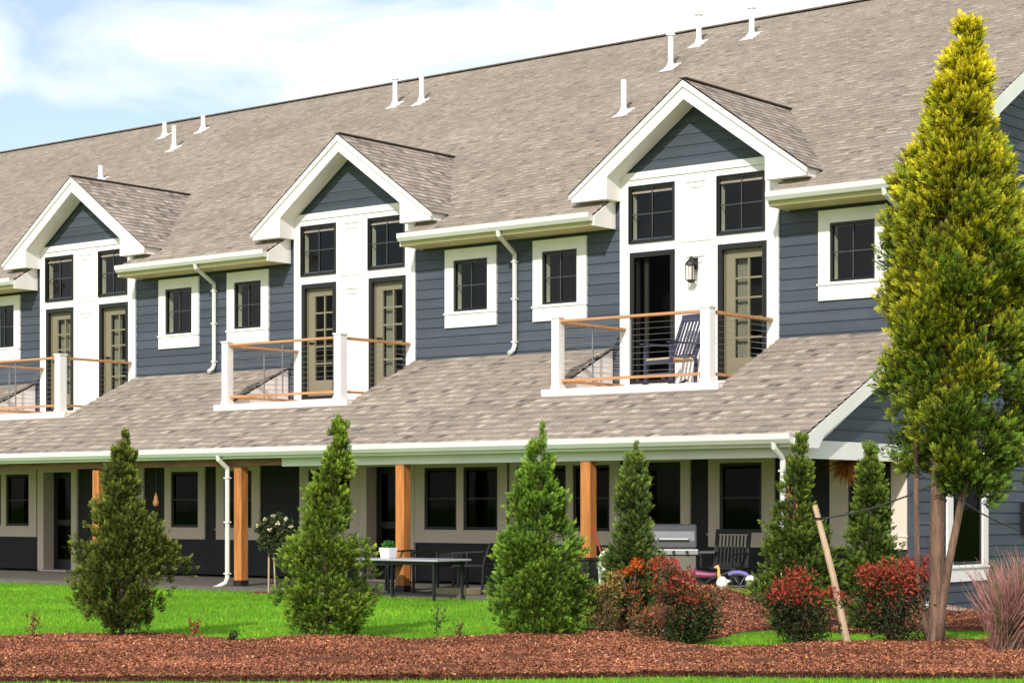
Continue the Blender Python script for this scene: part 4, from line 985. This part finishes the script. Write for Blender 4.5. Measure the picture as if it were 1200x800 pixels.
# tall tree with three stems
base = gp(1098, 758); base.z = .02; dT = -sn * base.x + cs * base.y; px = dT / F
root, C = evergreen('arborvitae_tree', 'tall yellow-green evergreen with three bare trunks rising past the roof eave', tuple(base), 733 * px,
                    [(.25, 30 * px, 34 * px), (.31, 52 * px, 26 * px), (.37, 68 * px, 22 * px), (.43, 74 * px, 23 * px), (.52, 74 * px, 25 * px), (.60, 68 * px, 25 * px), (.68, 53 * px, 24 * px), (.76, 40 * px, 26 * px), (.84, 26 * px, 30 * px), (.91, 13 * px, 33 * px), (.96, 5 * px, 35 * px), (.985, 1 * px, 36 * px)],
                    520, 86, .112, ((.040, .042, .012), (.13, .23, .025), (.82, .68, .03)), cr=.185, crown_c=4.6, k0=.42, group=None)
del root['category']; root['category'] = 'tree'
t = MB()
def up(u, v, dd=0):   # point at the tree's distance for a survey reading
    dq = dT + dd; k = (u - 600) / F
    return (dq * (-sn + k * cs), dq * (cs + k * sn), CZ + (594 - v) / F * dq)
t.tube([up(1096, 775), up(1097, 756), up(1098, 735), up(1098, 690), up(1098, 620), up(1100, 540), up(1108, 420), up(1120, 250), up(1128, 100)], [.15, .105, .082, .076, .073, .066, .052, .035, .012], 12)
t.tube([up(1092, 755, .05), up(1082, 725, .05), up(1076, 690, .05), up(1074, 600, .05), up(1074, 500, .05), up(1078, 400, .1), up(1085, 300, .1)], [.05, .038, .030, .027, .026, .02, .01], 8)
t.tube([up(1100, 750, -.05), up(1103, 715, -.05), up(1112, 660, -.1), up(1124, 600, -.1), up(1136, 545, -.1), up(1152, 440, -.1), up(1160, 300, -.1)], [.06, .048, .040, .037, .034, .025, .012], 8)
for i in range(150):
    q = C[rng.integers(len(C))]; zc = q[2] * .86
    k = rng.uniform(.0, .12)
    s0 = np.array(up(1100 + (zc - 1.5) * 5, 594 - (zc + base.z - CZ) / px)); e = np.array(base) + q
    mid = (s0 + e) / 2 + [0, 0, .06]
    t.tube([s0, mid, e], [.022, .013, .005], 5)
t.build('trunk', 'bark', root, smooth=True)
# second tall one at the right frame edge
p2 = gp(1262, 752); d2 = -sn * p2.x + cs * p2.y; px2 = d2 / F
r2, C2 = evergreen('arborvitae_tree', 'yellow-tipped evergreen cut off by the right edge of the picture', (p2.x, p2.y, .0), 600 * px2,
              [(.30, 40 * px2), (.4, 68 * px2), (.6, 68 * px2), (.8, 48 * px2), (.9, 30 * px2), (1.0, 5 * px2)], 260, 80, .105, ((.026, .042, .008), (.14, .23, .02), (.66, .60, .03)), cr=.175, crown_c=3.5)
MB().tube([(p2.x, p2.y, -.1), (p2.x, p2.y, 2.4), (p2.x + .1, p2.y, 4.3)], [.10, .07, .02], 9).build('trunk', 'bark', r2, smooth=True)

# red-topped shrubs
def shrub(u, v, w_px, top, label, seed, ratio=.42, group='red-topped shrubs in the mulch bed', nl=5600, nm='nandina_shrub', reds=((.40, .045, .035), (.44, .08, .045), (.27, .045, .03), (.30, .11, .045)), greens=((.022, .038, .015), (.045, .065, .022), (.032, .048, .02), (.085, .085, .03))):
    p = gp(u, v); p.z = H(p.x, p.y) + .03; d = -sn * p.x + cs * p.y; h = (v - top) / F * d; rw = w_px / 2 / F * d
    root = thing(nm, label, 'shrub', tuple(p), 0, group); r = np.random.default_rng(seed)
    K = 38; cl = []
    for i in range(K):
        if i == 0: lobes = [(r.uniform(-.5, .5), r.uniform(-.5, .5), r.uniform(.62, .95)) for _ in range(5)] + [(-.62 * cs, -.62 * sn, r.uniform(.55, .8)), (.62 * cs, .62 * sn, r.uniform(.55, .85))]
        lb_ = lobes[i % 7]; tt = r.random() ** .6; 
        cl.append((rw * (lb_[0] * (.35 + .65 * tt) + r.normal(0, .13)), rw * (lb_[1] * (.35 + .65 * tt) + r.normal(0, .13)), h * max(.14, lb_[2] * tt)))
    cl = np.array(cl); ci = r.integers(0, K, nl); dd = unit(r.normal(size=(nl, 3)))
    P = cl[ci] + dd * np.array([.18, .18, .12]) * r.random((nl, 1)) ** .42 * (rw / .42)
    a = unit(dd + r.normal(0, .6, (nl, 3)) + [0, 0, .3]); b = unit(np.cross(a, r.normal(size=(nl, 3)))); s = r.uniform(.014, .029, (nl, 1))
    V = np.stack([P - a * s * .4, P + a * s * .4 + b * s * .42, P + a * s * 1.5, P + a * s * .4 - b * s * .42], 1) + np.array(p)
    redk = (cl[ci][:, 2] / h + dd[:, 2] * .22 + r.normal(0, .12, nl)) > (1 - ratio) + .24 * np.sin(ci * 1.7)
    rc_ = np.array(reds)[r.integers(0, len(reds), nl)]; gc = np.array(greens)[r.integers(0, len(greens), nl)]
    col = np.where(redk[:, None], rc_, gc) * r.uniform(.65, 1.35, (nl, 1))
    soup('foliage', V, None, col, 'leaf', root)
    t = MB()
    for i in range(K): q = cl[i]; t.tube([(p.x + q[0] * .1, p.y + q[1] * .1, p.z - .04), (p.x + q[0] * .45, p.y + q[1] * .45, p.z + q[2] * .5), (p.x + q[0], p.y + q[1], p.z + q[2])], [.012, .008, .003], 5)
    t.build('stems', 'darkbark', root, smooth=True)
    return root
shrub(810, 757, 92, 660, 'red-topped shrub in front of the grill', 11, .33)
shrub(938, 757, 104, 668, 'low wide red-topped shrub left of the leaning stake base', 12, .36)
shrub(1048, 757, 100, 655, 'taller red-topped shrub between the leaning stake and the tall tree', 13, .42)
shrub(740, 744, 34, 640, 'plant with upright orange flower spikes before the slender evergreen', 14, .40, None, 1300, 'flowering_plant', ((.60, .12, .02), (.50, .06, .03), (.62, .20, .03)), ((.05, .07, .03), (.10, .11, .035), (.16, .13, .04)))
shrub(708, 746, 44, 672, 'wispy yellow-brown perennial beside the widest evergreen', 15, .5, None, 1500, 'perennial_plant', ((.34, .22, .06), (.28, .12, .06), (.42, .34, .10)), ((.12, .13, .04), (.16, .13, .05)))
shrub(678, 735, 22, 656, 'small orange-flowered plant right of the widest evergreen', 16, .3, None, 260, 'flowering_plant', ((.62, .20, .03), (.5, .1, .02)), ((.06, .10, .03), (.10, .14, .04)))
shrub(765, 752, 60, 712, 'low reddish-brown sprawling plant at the mulch edge', 17, .5, None, 1200, 'perennial_plant', ((.30, .10, .06), (.25, .12, .05)), ((.07, .09, .03), (.20, .12, .06)))
shrub(812, 752, 44, 700, 'yellow-green low plant beneath the red-topped shrub by the grill', 18, .3, None, 900, 'perennial_plant', ((.34, .16, .05),), ((.10, .13, .03), (.14, .12, .03)))
# small weeds on the lawn side of the bed
for i, (u, v, hpx, lab, cc) in enumerate(((37, 752, 32, 'thin red-stemmed seedling at the far left of the bed', (.25, .06, .03)), (226, 752, 26, 'tiny red-leaved sprout right of the dark left evergreen', (.42, .08, .05)),
                            (272, 757, 12, 'dark low weed left of the pale-tipped evergreen', (.03, .05, .02)), (512, 752, 44, 'lone thin green stalk on the mulch edge below the table', (.06, .10, .03)), (537, 752, 22, 'low leafy sprout right of the lone thin stalk', (.14, .14, .04)))):
    p = gp(u, v); p.z = .03; d = -sn * p.x + cs * p.y; h = hpx / F * d
    rt = thing('weed_sprout', lab, 'weed', tuple(p), 0, 'weeds along the mulch edge')
    t = MB(); tops = []
    for k in range(4): a = rng.uniform(0, 6.28); rr = h * .28; e = (p.x + rr * math.cos(a), p.y + rr * math.sin(a), p.z + h * rng.uniform(.7, 1)); tops.append(e); t.tube([tuple(p), ((p.x + e[0]) / 2, (p.y + e[1]) / 2, p.z + h * .5), e], .004, 4)
    t.build('stem', 'darkbark', rt)
    n = 60; E_ = np.array(tops)[rng.integers(0, 4, n)]; f = rng.uniform(.3, 1.05, (n, 1)); P = np.array(p) + (E_ - np.array(p)) * f + rng.normal(0, .015, (n, 3)); P[:, 2] = np.maximum(P[:, 2], .04)
    a = unit(rng.normal(size=(n, 3))); b = unit(np.cross(a, rng.normal(size=(n, 3)))); s = .02
    soup('leaves', np.stack([P, P + a * s + b * s * .5, P + a * s * 2, P + a * s - b * s * .5], 1), None, np.array([cc]) * rng.uniform(.6, 1.4, (n, 1)), 'leaf', rt)
# little green shrub by the end wall
p = Vector((-12.95, 28.1, H(-12.95, 28.1)))
rt = thing('green_shrub', 'small light green upright shrub against the end wall below the window', 'shrub', tuple(p))
leafball(rt, 'foliage', 1500, (0, 0, .32), (.27, .27, .33), .04, [(.10, .17, .04), (.14, .22, .05), (.07, .13, .03)])
MB().tube([(p.x, p.y, p.z - .05), (p.x, p.y, p.z + .4)], .012, 5).build('stems', 'darkbark', rt)
# pink plume grass
def plume(u, v, label, hpx, seed, n=900):
    p = gp(u, v); p.z = .02; d = -sn * p.x + cs * p.y; h = hpx / F * d; r = np.random.default_rng(seed)
    rt = thing('ornamental_grass', label, 'grass clump', tuple(p), 0, 'pink ornamental grass clumps')
    V = []; Cc = []
    for i in range(n):
        a = r.uniform(0, 2 * math.pi); sp = abs(r.normal(0, .30)); L_ = h * r.uniform(.55, 1.05); b0 = np.array(p) + [r.normal(0, .05), r.normal(0, .05), 0]
        dr = np.array([math.cos(a) * sp + .22 * cs, math.sin(a) * sp + .22 * sn, 1.0]); dr /= np.linalg.norm(dr); sw = np.cross(dr, [math.sin(a), -math.cos(a), .1]); sw /= np.linalg.norm(sw)
        w0 = .004; plm = r.random() < .45; P0, P1, P2 = b0, b0 + dr * L_ * .55, b0 + dr * L_ + np.array([math.cos(a), math.sin(a), 0]) * L_ * .12
        V.append([P0 - sw * w0, P0 + sw * w0, P1 + sw * w0, P1 - sw * w0]); w1 = .011 if plm else .004
        V.append([P1 - sw * w0, P1 + sw * w1, P2 + sw * .001, P2 - sw * .001])
        cg = np.array([.16, .11, .07]) * r.uniform(.7, 1.3); cp = np.array([.42, .20, .18]) * r.uniform(.7, 1.3) if r.random() < .75 else np.array([.16, .17, .06])
        Cc += [cg if r.random() < .4 else cp * .8, cp]
    soup('blades', np.array(V), None, np.array(Cc), 'blade', rt)
plume(1176, 768, 'pink feathery ornamental grass clump left of its neighbour at the right edge', 108, 21)
plume(1206, 762, 'pink feathery ornamental grass clump cut by the right edge', 118, 22)

# rose standard beside the second post
RX = at(320, 22.25)
rp = thing('rose_tree', 'small rose standard with pale blooms and two thin stems right of the second cedar post', 'rose', (RX, 22.25, .0))
m_ = MB(); m_.tube([(RX - .1, 22.25, 0), (RX - .09, 22.25, .75)], .014, 6); m_.tube([(RX + .03, 22.27, 0), (RX, 22.26, .8)], .012, 6); m_.build('stems', 'stakewood', rp)
for cx_, cz_, rr_, nn_ in ((-.10, .80, .17, 420), (.12, .88, .18, 450), (.0, 1.04, .19, 420), (.22, 1.08, .13, 200), (-.17, 1.02, .12, 190), (.05, .68, .11, 160), (.10, 1.2, .09, 90)):
    leafball(rp, 'foliage', nn_, (cx_ * cs, cx_ * sn, cz_), (rr_, rr_, rr_ * .9), .036, [(.045, .06, .03), (.07, .085, .035), (.10, .11, .05)])
for bx_, bz_ in ((-.24, 1.07), (-.12, 1.17), (.0, 1.22), (.08, 1.10), (.2, 1.17), (.28, 1.05), (-.05, 1.0)):
    leafball(rp, 'bloom', 26, (bx_ * cs + .12, bx_ * sn - .12, bz_), (.022, .022, .02), .028, [(.75, .66, .42), (.7, .6, .45)])
tag(MB().lathe((RX + .4, 22.3, .0), [(.05, 0), (.07, .02), (.12, .08), (.11, .08), (.05, .03)], 12).build('blue_bowl', 'bluegrey'), 'small bluish bowl on the ground beside the rose stems', 'bowl')
cellsC = fill_bed('mulch_bed', [Vector((RX - .6, 21.8, 0)), Vector((RX + .7, 21.8, 0)), Vector((RX + .7, 22.5, 0)), Vector((RX - .6, 22.5, 0))], .03)

# leaning stake with its guy straps
def survey(u, v, d):
    k = (u - 600) / F; return Vector((d * (-sn + k * cs), d * (cs + k * sn), CZ + (594 - v) / F * d))
stake_b = survey(998, 758, 19.6); stake_t = survey(955, 592, 19.9)
sk = thing('wooden_stake', 'leaning weathered wooden tree stake with a black strap near its top', 'stake', tuple(stake_b))
MB().tube([stake_b - Vector((0, 0, .15)), (stake_b + stake_t) / 2, stake_t], [.038, .033, .028], 8).build('stake_pole', 'stakewood', sk)
st = stake_t * .9 + stake_b * .1
MB().tube([st, st + Vector((0.0, 0, .02))], .043, 8).build('strap_loop', 'black', sk)
tk = Vector(up(1098, 566))
for lab, e in (('black strap tying the leaning stake to the tall tree trunk', st), ('black strap running from the tall tree trunk down towards the utility meter', survey(1192, 620, 24))):
    m_ = MB(); mid = (tk + e) / 2 - Vector((0, 0, .05)); m_.tube([tk, (tk * .75 + e * .25) - Vector((0, 0, .035)), mid, (tk * .25 + e * .75) - Vector((0, 0, .035)), e], .009, 5)
    tag(m_.build('guy_strap', 'black'), lab, 'strap', 'guy straps of the tall tree')
